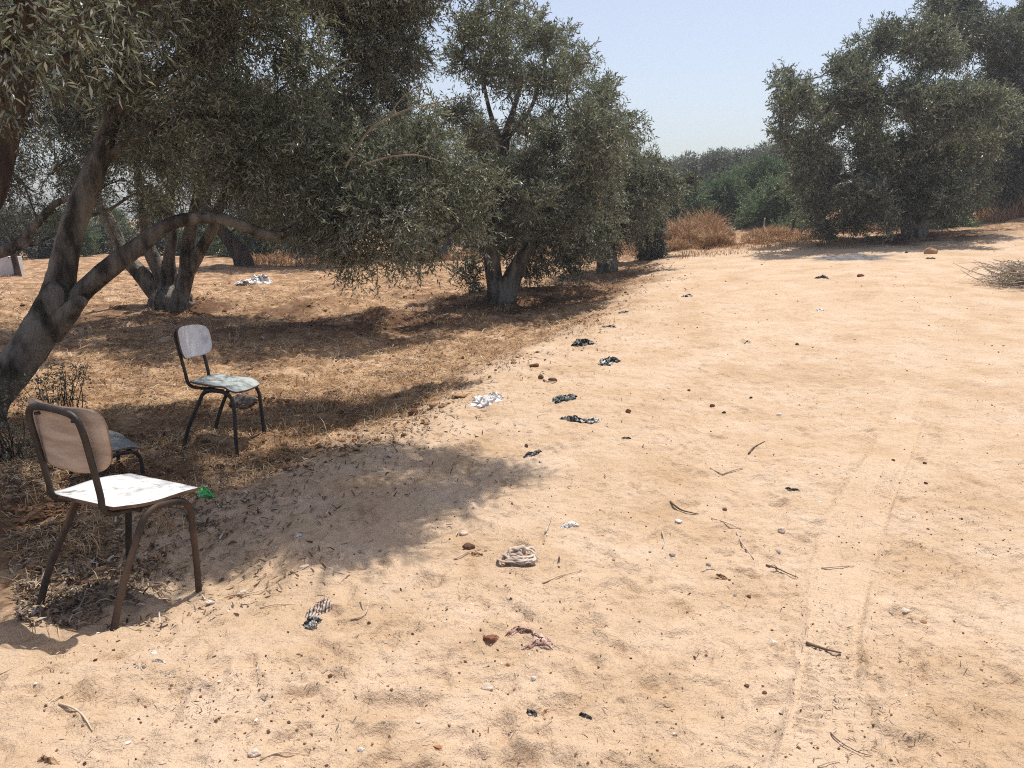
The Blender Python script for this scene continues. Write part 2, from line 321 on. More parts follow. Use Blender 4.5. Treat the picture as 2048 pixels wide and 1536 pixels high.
# ------------------------------------------------------------------ foliage
DENS = 2.5
def crown_mesh(name, clumps, per_m2, leaf=(.055, .012), seed=0, droop=.35, sub=7, subr=.42, twigL=.28, K=12, up=.0, tl=0., spread=.8, dense=1.):
    """clumps: world centre + radius; leaves stand in pairs along short twigs"""
    r = rs(seed); Cs = []; Rs = []
    for c, rad in clumps:
        for k in range(sub):
            d = r.randn(3); d /= np.linalg.norm(d); q = r.rand()**.45
            Cs.append(np.array(c)+d*rad*q*np.array([1, 1, .85])*spread); Rs.append(rad*subr*r.uniform(.65, 1.3))
    Cs = np.array(Cs); Rs = np.array(Rs)
    cnt = np.maximum((DENS*per_m2*Rs**2*12.6/K*dense).astype(int), 2)
    ii = np.repeat(np.arange(len(Cs)), cnt); n_ = len(ii)
    d = r.randn(n_, 3); d /= np.linalg.norm(d, axis=1)[:, None]
    p = Cs[ii]+d*(Rs[ii]*r.rand(n_)**.5)[:, None]
    dr = d*.7+r.randn(n_, 3)*.45+np.array([0, 0, up-droop*.4]); dr /= np.linalg.norm(dr, axis=1)[:, None]
    L = twigL*r.uniform(.5, 1.3, n_)
    t = (np.arange(K)+.5)/K
    side = r.randn(n_, 3); side -= dr*(side*dr).sum(1)[:, None]; side /= np.linalg.norm(side, axis=1)[:, None]
    oth = np.cross(dr, side)
    pos = p[:, None]+dr[:, None]*(L[:, None]*t)[..., None]; pos[..., 2] -= droop*L[:, None]*t**2
    sg = np.where(np.arange(K) % 2 == 0, 1., -1.)[None, :, None]; alt = ((np.arange(K)//2) % 2 == 0)[None, :, None]
    sd = np.where(alt, side[:, None], oth[:, None])*sg
    ld = dr[:, None]*.75+sd*.65+r.randn(n_, K, 3)*.22; ld[..., 2] -= droop*.5*t; ld /= np.linalg.norm(ld, axis=2)[..., None]
    nr = r.randn(n_, K, 3)*.9+np.array([0, 0, .9]); w = np.cross(ld, nr); w /= np.linalg.norm(w, axis=2)[..., None]; nn = np.cross(w, ld)
    ll = leaf[0]*r.uniform(.6, 1.25, (n_, K, 1)); ww = leaf[1]*r.uniform(.7, 1.2, (n_, K, 1))*.5
    base = pos; tip = pos+ld*ll-nn*ll*.08; a_ = pos+ld*ll*.48+w*ww+nn*ww*.5; b_ = pos+ld*ll*.48-w*ww+nn*ww*.5
    V = np.stack([base, a_, tip, b_], 2).reshape(-1, 3); nl = n_*K
    ct = np.repeat(r.rand(n_)*.22+r.rand(len(Cs))[ii]*.14, K); tt = np.clip(ct+r.rand(nl)**2.2*.8+tl, 0, 1)
    Fq = np.arange(nl*4).reshape(-1, 4)
    # twig stems
    e = p+dr*L[:, None]; e[:, 2] -= droop*L; mid = p+dr*(L*.5)[:, None]; mid[:, 2] -= droop*L*.25; tw = side*.0022*(leaf[0]/.055)
    V2 = np.stack([p-tw, p+tw, mid+tw, mid-tw, e+tw*.4, e-tw*.4], 1).reshape(-1, 3)
    b0 = nl*4+np.arange(n_)[:, None]*6; F2 = np.concatenate([b0+np.array([[0, 1, 2, 3]]), b0+np.array([[3, 2, 4, 5]])])
    Vv = np.concatenate([V, V2]); Ff = np.concatenate([Fq, F2])
    tint = np.concatenate([np.repeat(tt, 4), np.full(len(V2), .5)])
    return npmesh(name, Vv, Ff, tint, False, np.concatenate([np.zeros(nl), np.ones(len(F2))])), Cs, Rs
NLEAF = [0]
def tree(name, label, base, limbs, clumps, per_m2=900, leaf=(.055, .012), seed=0, mat='olive', bark='bark', cat='olive tree', group=None, twigs=True, pale=(), **kw):
    """limbs: lists of world points with radii; first is the trunk, others are branches"""
    base = np.array(base, float); t = thing(name, base, label, cat, group)
    for i, (pts, rad) in enumerate(limbs):
        mb = MB(); mb.tube([np.array(q)-base for q in pts], rad, 14, 6, .13 if i not in pale else .05, seed+i)
        mb.build('trunk' if i == 0 else 'branch', M['bark_pale'] if i in pale else M[bark], t)
    me, Cs, Rs = crown_mesh('crown', [(np.array(c)-base, r_) for c, r_ in clumps], per_m2, leaf, seed, **kw)
    NLEAF[0] += len(me.polygons)
    link('crown', me, [M[mat], M[bark]], t)
    if twigs and limbs:                                   # boughs reaching into the leaf masses
        nodes = [np.array(q)-base for pts, _ in limbs for q in pts[max(1, len(pts)//3):]]; mb = MB(); rr = rs(seed+99)
        for c, r_ in clumps:
            c = np.array(c)-base; sc = sorted(nodes, key=lambda q: np.linalg.norm(q-c)+.6*max(0, q[2]-c[2])); s0 = sc[0]; dd_ = np.linalg.norm(c-s0)
            if dd_ < .05: continue
            m1 = (s0*.6+c*.4)+rr.randn(3)*.1*dd_; m2 = s0*.25+c*.75+rr.randn(3)*.08*dd_+np.array([0, 0, .08*dd_])
            r0 = .009+.007*dd_; mb.tube([s0, m1, m2, c], [r0*1.5, r0, r0*.7, r0*.45], 6, 3, .08, seed)
            for k in range(3):
                e = c+rr.randn(3)*r_*.5; mb.tube([m2, (m2+e)/2+rr.randn(3)*.04, e], [r0*.55, r0*.4, r0*.15], 5, 3, .05, seed, cap=False)
            nodes.append(m2)
        mb.build('boughs', M[bark], t)
    return t
def pl(D, *pts):                                          # pixel points at distance D -> world (3rd value: own D)
    return [P(q[0], q[1], q[2] if len(q) > 2 else D) for q in pts]
def cl(D, *cs, dj=0, sc=1.):
    r = rs(len(cs)+int(D*10)); out = []
    for i, c in enumerate(cs):
        d = c[3] if len(c) > 3 else D
        if not dj: out.append((P(c[0], c[1], d), c[2])); continue
        for k in (-1, 1):
            dd_ = d+k*r.uniform(.15, 1)*dj; out.append((P(c[0]+r.uniform(-12, 12), c[1]+r.uniform(-10, 10), dd_), c[2]*sc*r.uniform(.85, 1.1)))
    return out

# near olive with the long bent limb
b0 = gp(2, 900); bA = np.array([P(-75, 850, 6.5)[0], 6.5, 0]); bA[2] = G(bA[0], bA[1])-.05
A_tr = [bA]+pl(6.6, (-35, 790, 6.55), (25, 735, 6.6), (80, 665, 6.7), (113, 600, 6.8), (128, 530, 6.85), (150, 440, 6.95), (190, 335, 7.1), (225, 230, 7.3), (245, 110, 7.5), (235, -40, 7.7))
A_rad = [.28, .21, .175, .15, .128, .114, .10, .09, .075, .06, .045]
A_lb = [(A_tr, A_rad),
 (pl(6.7, (118, 640, 6.8), (165, 585, 6.75), (225, 533), (285, 487), (335, 450), (385, 437), (440, 437, 6.8), (490, 453, 6.9), (540, 471, 7.0), (592, 455, 7.1), (650, 405, 7.3), (700, 345, 7.4)), [.08, .088, .082, .07, .06, .052, .048, .05, .045, .04, .03, .02]),
 (pl(6.7, (100, 665, 6.75), (130, 632, 6.67), (150, 612, 6.62), (162, 600, 6.6), (167, 594, 6.6)), [.12, .085, .07, .062, .02]),
 (pl(6.75, (122, 640, 6.74), (114, 610, 6.70), (108, 585, 6.68), (104, 570, 6.68), (102, 562, 6.68)), [.11, .12, .10, .06, .02]),
 (pl(6.75, (690, 335), (712, 300), (738, 262), (775, 237), (820, 218), (870, 206), (945, 190)), [.011, .010, .009, .008, .007, .005, .003]),
 (pl(6.75, (725, 330), (780, 314), (835, 311), (885, 324)), [.008, .007, .006, .003]),
 (pl(6.75, (775, 237), (810, 190), (850, 178)), [.006, .004, .002]),
 (pl(7.2, (225, 230), (320, 150), (430, 60), (520, -60)), [.06, .05, .04, .025]),
 (pl(7.2, (190, 335), (300, 260), (420, 230), (560, 250), (700, 320)), [.05, .045, .04, .03, .02])]
A_cl = cl(7.1, (120, 60, .55), (250, 20, .5), (200, 150, .4), (260, 210, .4, 7.6), (370, 110, .6), (330, 300, .45, 7.4), (440, 240, .55), (520, 60, .5), (560, 180, .5),
 (450, 350, .33), (550, 330, .45), (610, 430, .3), (590, 80, .35), (700, 470, .33), (680, 520, .17), (770, 520, .16), (720, 410, .4), (800, 430, .42), (660, 300, .36), (780, 320, .42),
 (870, 320, .38, 7.5), (900, 410, .36, 7.6), (840, 250, .26, 7.4), (940, 480, .22, 7.6), (960, 360, .25, 7.7), (420, -10, .5), (650, 390, .3), (300, 400, .22, 7.6), (850, 500, .22, 7.5))
A_cl += [((-3.4, 7.2, 4.5), .8), ((-2.2, 7.4, 4.3), .7), ((-4.6, 7.4, 4.3), .8), ((-3.2, 6.3, 3.95), .6), ((-5.2, 6.2, 3.6), .7), ((-4.3, 5.6, 3.6), .6), ((-1.2, 7.9, 3.9), .45)]
tree('olive_tree', 'near olive with a smooth leaning trunk and a long bent limb behind the chairs', bA, A_lb, A_cl, 400, (.060, .0155), 11, pale=(4, 5, 6), group='olive trees of the grove', droop=.2, twigL=.22, K=10, sub=9, spread=.95, subr=.36, tl=.07)

# nearest olive, trunk just outside the left edge, roof of leaves overhead
bZ = np.array([-3.6, 3.9, 0]); bZ[2] = G(-3.6, 3.9)-.05
Z_lb = [([bZ]+[np.array(q) for q in ((-3.55, 4.0, .5), (-3.4, 4.2, 1.1))]+pl(4.6, (-60, 400, 4.4), (-10, 270, 4.6), (20, 190, 4.7), (42, 120, 4.8), (45, 40, 4.9), (60, -80, 5.0)), [.30, .24, .2, .15, .125, .105, .085, .07, .055]),
        (pl(4.7, (15, 190), (50, 165, 4.75), (90, 135, 4.8), (150, 110, 4.9), (240, 40, 5), (330, -60, 5)), [.06, .042, .034, .028, .022, .018]),
        ([np.array((-2.9, 4.8, 3.0)), np.array((-2.0, 4.8, 3.6)), np.array((-1.0, 4.9, 3.9)), np.array((0.1, 5.2, 4.0))], [.07, .06, .045, .02])]
Z_cl = cl(4.0, (20, 30, .18, 3.6), (90, 20, .16, 3.3), (180, 10, .18, 3.6), (20, 120, .15, 3.9), (120, 80, .14, 4.2), (230, 50, .15, 4.4), (300, 0, .18, 4.4), (0, 220, .12, 4.2))
Z_cl += 3*[((x, y, z), r_) for x, y, z, r_ in ((-3.4, 4.4, 3.5, .6), (-2.5, 4.9, 3.7, .55), (-1.7, 5.0, 3.9, .5), (-1.0, 5.3, 4.1, .5), (-.35, 5.15, 4.0, .42), (.15, 5.6, 4.1, .36), (-.6, 5.9, 4.2, .4), (-1.6, 5.9, 4.1, .45), (-2.7, 5.7, 4.0, .5),
      (-3.6, 5.4, 4.0, .6), (-.2, 4.75, 3.7, .28), (-2.9, 3.6, 3.4, .5), (-4.2, 3.4, 3.3, .6), (-2.05, 4.7, 3.7, .34), (-1.55, 4.95, 3.75, .34), (-1.0, 4.85, 3.7, .3), (-.6, 5.0, 3.8, .34), (-2.5, 4.5, 3.6, .4), (-.2, 5.3, 3.9, .36), (-.4, 6.4, 4.15, .36), (.15, 6.2, 4.15, .3), (-1.1, 6.6, 4.25, .4), (-1.8, 6.5, 4.2, .4), (.5, 5.9, 4.2, .25))]
tree('olive_tree', 'nearest olive with a dark trunk at the left edge and large leaves above', bZ, Z_lb, Z_cl, 560, (.058, .013), 23, bark='bark_dark', group='olive trees of the grove', dense=.82, droop=.22, sub=8, subr=.34)

# many stemmed olive behind the standing chair
def gb(px, py): p = gp(px, py); return p
def gd(px, D): p = P(px, 500, D); return np.array([p[0], D, G(p[0], D)])
bB = gb(343, 612); DB = bB[1]
B_lb = [([bB-np.array([0, 0, .1]), P(343, 598, DB), P(346, 586, DB), P(347, 574, DB), P(347, 566, DB)], [.42, .40, .34, .22, .06]),
 (pl(DB, (325, 600), (292, 560), (250, 512), (222, 450), (195, 400), (150, 330)), [.17, .15, .125, .11, .09, .05]),
 (pl(DB, (335, 592), (322, 545), (300, 500), (292, 450), (285, 400), (270, 320)), [.17, .14, .12, .10, .08, .05]),
 (pl(DB, (343, 585), (338, 520), (346, 470), (338, 410), (345, 320)), [.14, .10, .09, .08, .05]),
 (pl(DB, (357, 595), (373, 545), (376, 490), (388, 430), (400, 350)), [.18, .15, .12, .10, .06]),
 (pl(DB, (378, 540), (400, 500), (425, 455), (445, 400), (500, 300), (600, 200), (700, 120)), [.12, .11, .10, .09, .08, .06, .04])]
B_cl = cl(13, (690, 30, .7), (780, 40, .75), (830, 110, .5), (740, 120, .7), (700, 200, .5), (790, 190, .45), (640, 240, .7), (560, 290, .8), (450, 330, .8), (480, 200, .8), (350, 250, .8), (250, 300, .7), (180, 230, .6), (600, 390, .45), (540, 440, .4), (650, 330, .6), (730, 300, .5),
   (300, 400, .4), (180, 360, .45), (740, -60, .8), (600, -60, .8), (840, 20, .45), (400, 60, .8), dj=1.1, sc=.8)
B_cl += [((x, y, z), r_) for x, y, z, r_ in ((-4.6, 12.2, 4.9, .8), (-3.4, 11.8, 5.0, .8), (-2.2, 12.0, 5.1, .8), (-5.8, 12.6, 4.8, .9), (-4.0, 13.4, 5.2, .9), (-2.6, 13.3, 5.3, .8), (-1.4, 12.6, 5.2, .6), (-7.0, 13.0, 4.8, .9), (-8.2, 13.5, 4.6, .9), (-5.2, 10.8, 4.9, .5), (-.7, 12.4, 5.3, .55), (-1.4, 11.6, 4.95, .5), (-2.6, 11.2, 4.9, .6), (-3.8, 10.9, 4.85, .6), (-6.4, 11.6, 4.9, .7))]
tree('olive_tree', 'olive with five dark stems spreading from one base behind the white backed chair', bB, B_lb, B_cl, 230, (.082, .023), 31, group='olive trees of the grove', twigL=.3, droop=.25, sub=8)

bC = gb(492, 535); DC = bC[1]
tree('olive_tree', 'olive with a single dark trunk leaning left, seen under the bent limb', bC,
 [([bC-np.array([0, 0, .1])]+pl(DC, (482, 510), (455, 475), (430, 445), (410, 400), (430, 330)), [.36, .28, .24, .22, .18, .1])],
 cl(DC, (480, 300, 2.0), (380, 330, 1.4), (560, 320, 1.5), (620, 430, .9), (600, 480, .6), (430, 220, 1.5), (560, 220, 1.4), (570, 390, 1.4), (520, 400, 1.2), (640, 340, 1.5), (680, 250, 1.5)), 150, (.10, .026), 41, 'olive_far', 'bark_dark', group='olive trees of the grove', twigL=.45)
bD = gb(880, 517); DD = bD[1]
tree('olive_tree', 'olive with two slim forked stems seen between the hanging limb and the middle tree', bD,
 [([bD-np.array([0, 0, .1])]+pl(DD, (872, 490), (864, 460), (850, 410), (840, 340)), [.2, .16, .14, .12, .08]),
  (pl(DD, (884, 512), (893, 485), (915, 455), (935, 420), (950, 350)), [.2, .15, .13, .11, .08]),
  (pl(DD, (880, 512), (879, 480), (882, 440), (890, 380)), [.14, .12, .10, .08])],
 cl(DD, (760, 380, 1.2), (850, 350, 1.3), (940, 370, 1.2), (700, 440, .9), (660, 500, .6), (800, 280, 1.3), (900, 260, 1.3), (820, 440, .7), (930, 450, .6), (990, 300, 1.3), (760, 300, 1.5), (880, 420, 1.0), (980, 420, .9), (720, 380, 1.3)), 150, (.10, .026), 42, 'olive_far', group='olive trees of the grove', twigL=.45)
# left background olive with a thin slanting limb
bL = np.array([P(-190, 600, 12)[0], 12, 0]); bL[2] = G(bL[0], 12)-.1
tree('olive_tree', 'olive at the left edge whose thin bare limb slants up past the white block', bL,
 [([bL]+pl(12, (-170, 580), (-130, 480), (-120, 380), (-80, 250)), [.3, .24, .2, .16, .1]),
  (pl(11.5, (-120, 520), (-40, 512), (30, 492), (75, 445), (112, 407), (150, 395)), [.10, .09, .08, .06, .045, .03]),
  (pl(11.5, (20, 495), (60, 490), (100, 475)), [.04, .03, .015]),
  (pl(12, (-80, 300), (20, 260), (110, 240), (200, 260)), [.08, .06, .05, .03])],
 cl(11.6, (40, 170, .55), (100, 230, .5), (30, 270, .45), (120, 330, .4), (40, 370, .35), (-20, 330, .5), (90, 430, .25), (200, 400, .25), (10, 440, .2), (-40, 180, .7), (160, 180, .45), (180, 300, .35)), 330, (.065, .016), 43, group='olive trees of the grove', twigL=.35, sub=6)

# middle tree
bE = gb(1000, 606); DE = bE[1]
E_lb = [([bE-np.array([0, 0, .1])]+pl(DE, (993, 575), (986, 535), (984, 490), (995, 430), (1005, 340), (1012, 270), (1030, 210), (1050, 140)), [.26, .17, .145, .145, .13, .11, .07, .045, .025]),
        (pl(DE, (1008, 600), (1022, 560), (1045, 515), (1078, 468), (1110, 410), (1140, 330), (1160, 250)), [.2, .17, .14, .12, .09, .06, .03]),
        (pl(DE, (1010, 300), (985, 240), (970, 180), (960, 100)), [.055, .04, .03, .018]),
        (pl(DE, (1012, 280), (1060, 220), (1080, 160), (1100, 100)), [.05, .035, .028, .018]),
        (pl(DE, (986, 480), (950, 430), (930, 370)), [.09, .07, .04])]
E_cl = cl(DE, (950, 60, .45), (1010, 30, .4), (1060, 70, .42), (1110, 90, .36), (925, 120, .35), (1085, 150, .42), (1130, 180, .35), (1160, 130, .3), (1185, 200, .38), (1165, 260, .45), (1100, 260, .38), (945, 280, .4), (1000, 370, .6), (1080, 350, .55), (1170, 350, .5), (955, 440, .5), (1040, 440, .5), (1120, 430, .55), (1200, 410, .45), (910, 370, .45), (1225, 290, .3), (900, 230, .35), (1235, 250, .2), (990, 80, .3), (1210, 330, .35), (1040, 330, .4), (1060, 260, .3), (1090, 300, .4), (1010, 170, .25), (1060, 400, .5), (1180, 300, .4), (1000, 440, .45), (950, 400, .45), (1150, 400, .45), (960, 150, .3), (1000, 110, .3), (1040, 150, .28), dj=1.8, sc=.85)
E_cl += cl(DE, (935, 545, .24), (955, 500, .26), (1120, 500, .36), (1140, 530, .22), (1200, 470, .35), (1140, 470, .4), (1180, 500, .26), (1150, 545, .16), (950, 575, .1))+cl(DE+1.2, (1060, 545, .26), (1050, 500, .25), (1010, 500, .3), (1080, 520, .3))
tree('olive_tree', 'full crowned middle olive forking into two trunks at the edge of the sand', bE, E_lb, E_cl, 300, (.088, .025), 51, group='olive trees of the grove', twigL=.28, K=10, sub=9, spread=1.05, droop=.15, up=.35, subr=.34, tl=.05)
bF = gd(1215, 18.5); DF = bF[1]
tree('olive_tree', 'olive standing just behind the middle one, its crown sloping down to the right', bF,
 [([bF-np.array([0, 0, .1])]+pl(DF, (1212, 480), (1205, 430), (1215, 370), (1220, 300)), [.26, .2, .17, .14, .08])],
 cl(DF, (1230, 320, .7), (1250, 260, .4), (1245, 230, .25), (1195, 330, .8), (1250, 390, .7), (1200, 450, .6), (1260, 440, .5), (1285, 350, .4), (1180, 250, .7), (1300, 400, .4), (1160, 480, .4), dj=1.2, sc=.85)+cl(DF-.8, (1310, 362, .42), (1345, 378, .3), (1275, 400, .45), (1320, 340, .3)), 170, (.105, .031), 52, 'olive', group='olive trees of the grove', twigL=.4)
bG = gd(1301, 21); DG = bG[1]
tree('olive_tree', 'small olive whose trunk is hidden in a dark leafy column beside the tall dry grass', bG,
 [([bG-np.array([0, 0, .1])]+pl(DG, (1301, 470), (1298, 430), (1300, 390)), [.3, .26, .22, .1])],
 cl(DG, (1292, 508, .22), (1310, 508, .22), (1300, 495, .3), (1290, 480, .28), (1312, 478, .28), (1298, 460, .32), (1303, 435, .34), (1300, 405, .42), (1285, 370, .5), (1320, 380, .42), (1275, 335, .42), (1300, 325, .3), (1350, 365, .28), (1385, 358, .15), (1260, 400, .45), (1240, 430, .45)), 520, (.10, .03), 53, 'olive_far', 'bark_dark', group='olive trees of the grove', twigL=.25, spread=.75, droop=.3)
# right trees
bH = gb(1828, 478); DH = bH[1]
H_lb = [([bH-np.array([0, 0, .1])]+pl(DH, (1818, 455), (1805, 420), (1795, 380), (1770, 300), (1740, 220)), [.36, .21, .17, .15, .11, .06]),
        (pl(DH, (1835, 475), (1845, 440), (1858, 395), (1880, 320), (1900, 220)), [.21, .18, .15, .11, .06]),
        (pl(DH, (1795, 380), (1720, 350), (1660, 370), (1640, 420)), [.12, .1, .08, .04])]
H_cl = cl(DH, (1565, 165, .4), (1585, 215, .5), (1570, 270, .42), (1610, 300, .6), (1600, 370, .5), (1640, 340, .6), (1640, 410, .5), (1640, 455, .32), (1655, 470, .2), (1700, 130, .6), (1755, 90, .6), (1820, 80, .6), (1880, 110, .7), (1670, 220, .6), (1740, 220, .8), (1830, 200, .9), (1920, 200, .9),
  (1760, 320, .85), (1700, 390, .6), (1860, 310, .9), (1940, 300, .9), (1990, 240, .8), (1740, 430, .45), (1780, 440, .35), (1700, 440, .35), (1900, 400, .5), (1950, 380, .5), (1730, 300, .7), (1710, 170, .6), (1860, 60, .35), (1605, 185, .28), (1640, 210, .35), (1650, 250, .4), (1820, 400, .6), (1830, 360, .7), (1880, 440, .3), (1760, 400, .5), dj=1.9, sc=.85)
tree('olive_tree', 'broad dark olive on the right with twin trunks over its own shadow', bH, H_lb, H_cl, 215, (.115, .036), 61, group='olive trees of the grove', twigL=.34, K=10, sub=9, spread=1.05, droop=.15, up=.35, subr=.34)
DI = DH+6; bI = np.array([P(2045, 440, DI)[0], DI, 0]); bI[2] = G(bI[0], DI)-.1
tree('olive_tree', 'tallest olive at the right edge, rising behind the broad twin trunked one', bI,
 [([bI]+pl(DI, (2042, 420), (2035, 370), (2040, 300), (2000, 150), (1940, 50)), [.4, .32, .26, .22, .14, .05])],
 cl(DI, (1870, 10, .5), (1915, 20, .7), (1900, 60, .6), (1960, 70, .8), (1930, -20, .6), (2010, 70, .9), (2060, 60, 1.1), (2050, 170, 1.2), (2070, 270, 1.2), (2000, 180, 1.0), (2060, 370, 1.0), (1990, 330, .9), (2120, 200, 1.4), (2030, 410, .6), (2045, 260, 1.1), (2060, 330, 1.0), (2020, 120, .8), dj=1.5), 110, (.13, .04), 62, 'olive_far', 'bark_dark', group='olive trees of the grove', twigL=.45)

# far wood line: individual trees
far = [(1345, 350, 62, 1.4), (1380, 345, 60, 1.7), (1430, 335, 58, 2.0), (1475, 330, 58, 1.9), (1515, 330, 60, 1.6), (1560, 320, 57, 1.9), (1610, 330, 60, 2.0)]
fl = ['leftmost far olive, low and rounded, past the green thicket', 'second far olive from the left past the green thicket', 'far olive with the highest rounded crown over the thicket', 'wide far olive right of the highest rounded crown', 'slim far olive with sky showing through its top', 'far olive meeting the left edge of the broad right olive', 'far olive mostly hidden behind the broad right olive']
for i, (px, py, D, r_) in enumerate(far):
    g0 = P(px, 440, D); g0[2] = G(g0[0], D)-.1; c = P(px, py, D); rr = rs(70+i)
    cls = [(c+np.array([rr.uniform(-1, 1)*r_, rr.uniform(-1, 1), rr.uniform(-.9, .5)*r_*.8]), r_*rr.uniform(.45, .75)) for k in range(9)]+[((c+g0)/2, r_*.9)]
    tree('olive_tree', fl[i], g0, [([g0, (g0+c)/2, c], [.35, .25, .1])], cls, 45, (.2, .06), 71+i, 'olive_far', group='far olives on the skyline', twigs=False, twigL=.6, K=8, cat='olive tree')

# green shrubs: each bush one thing
def bush(label, cs, D, dens, leaf, seed, mat='green', cat='bush', group=None, name='green_bush', **kw):
    c0 = P(cs[0][0], cs[0][1], D); base = np.array([c0[0], D, G(c0[0], D)])
    t = thing(name, base, label, cat, group)
    me, a1, a2 = crown_mesh('foliage', [(q-base, r_) for q, r_ in cl(D, *cs)], dens, leaf, seed, droop=.1, **kw)
    link('foliage', me, [M[mat], M['bark']], t)
    mb = MB()
    for q, r_ in cl(D, *cs): mb.tube([np.array([0, 0, -.1]), (q-base)*.5, q-base], [.06, .045, .02], 5, 3, .05)
    mb.build('stem', M['bark'], t)
T_ = 'thicket behind the dry grass'
bush('blue green bush left in the thicket, right of the leafy column', [(1375, 400, 1.3), (1350, 420, 1.0), (1400, 430, 1.0)], 33, 110, (.14, .04), 81, group=T_, twigL=.4)
bush('large grey green bush in the centre of the thicket', [(1430, 390, 1.3), (1460, 420, 1.2), (1420, 440, .8)], 34, 110, (.14, .04), 82, group=T_, twigL=.4)
bush('tall green bush rising highest in the thicket', [(1500, 375, 1.3), (1535, 350, 1.0), (1480, 400, 1.0), (1560, 370, 1.0)], 36, 110, (.14, .04), 83, group=T_, twigL=.4)
bush('bright yellow green bush in front of the thicket, left of the broad olive', [(1540, 400, 1.0), (1510, 430, .7), (1560, 430, .8), (1500, 455, .5), (1580, 390, .7)], 31, 130, (.13, .04), 84, group=T_, twigL=.4, tl=.25)
bush('low pale green scrub beside the small leaning post', [(1600, 450, .6), (1570, 462, .4), (1630, 455, .5)], 29, 150, (.12, .03), 85, group=T_, twigL=.35, tl=.1)
bush('bright green low bush between the right trunks and the earth bank', [(1890, 450, .5), (1925, 452, .4), (1870, 460, .3)], 24, 200, (.09, .025), 86, group='bushes under the right trees', twigL=.3, tl=.15)
bush('dark green bush behind the right twin trunks', [(1960, 410, 1.2), (1900, 400, 1.0), (2030, 400, 1.2)], 32, 100, (.14, .04), 87, group='bushes under the right trees', twigL=.4)
bush('dark bush filling the gap behind the right olive foliage', [(1720, 410, 1.2), (1780, 400, 1.2), (1660, 400, 1.0), (1840, 420, .9)], 33, 100, (.14, .04), 88, mat='olive_far', group='bushes under the right trees', twigL=.4)
lb = ['green bush behind the white block at the far left', 'green bush seen just left of the smooth leaning trunk', 'grey green bush seen in the fork of the smooth leaning trunk', 'light green bush seen between the five dark stems', 'green bush right of the five stemmed olive', 'dull green bush behind the single leaning trunk', 'dark green bush behind the drooping limb foliage', 'bush behind the slim forked stems', 'bush far behind the middle olive trunks', 'bush behind the sloping crown']
for i, px in enumerate([20, 110, 200, 290, 400, 500, 640, 860, 1010, 1150]):
    rr = rs(90+i); D = 34+rr.uniform(-2, 3)
    bush(lb[i], [(px, 478, 1.1), (px-45, 485, .8), (px+45, 470, .9), (px+10, 440, .8)], D, 100, (.15, .045), 91+i, mat='green' if i % 3 else 'olive_far', group='bushes beyond the grove', twigL=.45)

# ------------------------------------------------------------------ scattered ground cover (nobody could count it)
rr = rs(200)
def screen_scatter(n_, y0, y1, wide=.82, power=1.):
    yy = 1/(1/y1+rr.rand(n_)*(1/y0-1/y1)); xx = (rr.rand(n_)*2-1)*wide*yy*.85; return xx, yy
def strips(x, y, L, W, tilt, tint, name, mat, label, bend=.15, z0=.004, up=False):
    n_ = len(x); a_ = rr.rand(n_)*6.283; el_ = np.abs(rr.randn(n_))*tilt if not up else 1.1+rr.randn(n_)*.25
    d = np.stack([np.cos(a_)*np.cos(el_), np.sin(a_)*np.cos(el_), np.sin(el_)], 1); w = np.stack([-np.sin(a_), np.cos(a_), rr.randn(n_)*.4], 1)*(W*.5)[:, None]
    p = np.stack([x, y, GV(x, y)+z0+rr.rand(n_)*.006], 1); m_ = p+d*(L*.5)[:, None]; m_[:, 2] += L*bend*rr.rand(n_); e = p+d*L[:, None]
    if up: e[:, :2] += (d[:, :2]*(L*.35)[:, None]); e[:, 2] -= L*.1
    V = np.stack([p-w, p+w, m_+w, m_-w, e+w*.3, e-w*.3], 1).reshape(-1, 3); b0 = np.arange(n_)[:, None]*6
    Ff = np.concatenate([b0+np.array([[0, 1, 2, 3]]), b0+np.array([[3, 2, 4, 5]])])
    o = link(name, npmesh(name, V, Ff, np.repeat(tint, 6)), M[mat]); tag(o, label, name.replace('_', ' '), kind='stuff'); return o
def OV(x, y):
    j = np.clip(np.searchsorted(gx, x)-1, 0, len(gx)-2); i = np.clip(np.searchsorted(gy, y)-1, 0, len(gy)-2); return ORCH[i, j]
def TV(x, y):
    j = np.clip(np.searchsorted(gx, x)-1, 0, len(gx)-2); i = np.clip(np.searchsorted(gy, y)-1, 0, len(gy)-2); return TILL_SHADE[i, j]
x, y = screen_scatter(260000, 2.6, 30)
s_ = sdist(x, y); k = (rr.rand(len(x)) < np.maximum(OV(x, y)**2, .05*ss((y-6)/4)*ss((1.6-s_)/2))*(.35+.65*ss((fbm(x, y, .8, 3, 60)+.35)/.5))) & (rr.rand(len(x)) > .93*TV(x, y)) & (rr.rand(len(x)) < .25+.75*ss((y-4.2)/2.2)); x = x[k]; y = y[k]
sc_ = np.clip(y/7, 1, 3)
strips(x, y, rr.uniform(.03, .12, len(x))*sc_**.6, rr.uniform(.002, .0045, len(x))*sc_, .22, np.clip(.25+rr.rand(len(x))*.6+fbm(x, y, 1.5, 2, 61)*.3+(rr.rand(len(x)) < .1)*.3, 0, 1), 'dry_straw', 'straw', 'flattened dry straw covering the orchard floor')
x, y = screen_scatter(80000, 2.9, 20); s_ = sdist(x, y); k = (rr.rand(len(x)) < np.exp(-np.clip(s_+.1, 0, 9)/.32)) & (rr.rand(len(x)) < .35+.65*ss((fbm(x, y, .5, 3, 66)+.2)/.5)); x = x[k]; y = y[k]
sc_ = np.clip(y/7, 1, 2.5)
strips(x, y, rr.uniform(.025, .055, len(x))*sc_**.7, rr.uniform(.005, .010, len(x))*sc_**.8, .3, rr.rand(len(x))**1.4, 'leaf_litter', 'litter', 'dead grey brown olive leaves lying under the trees')
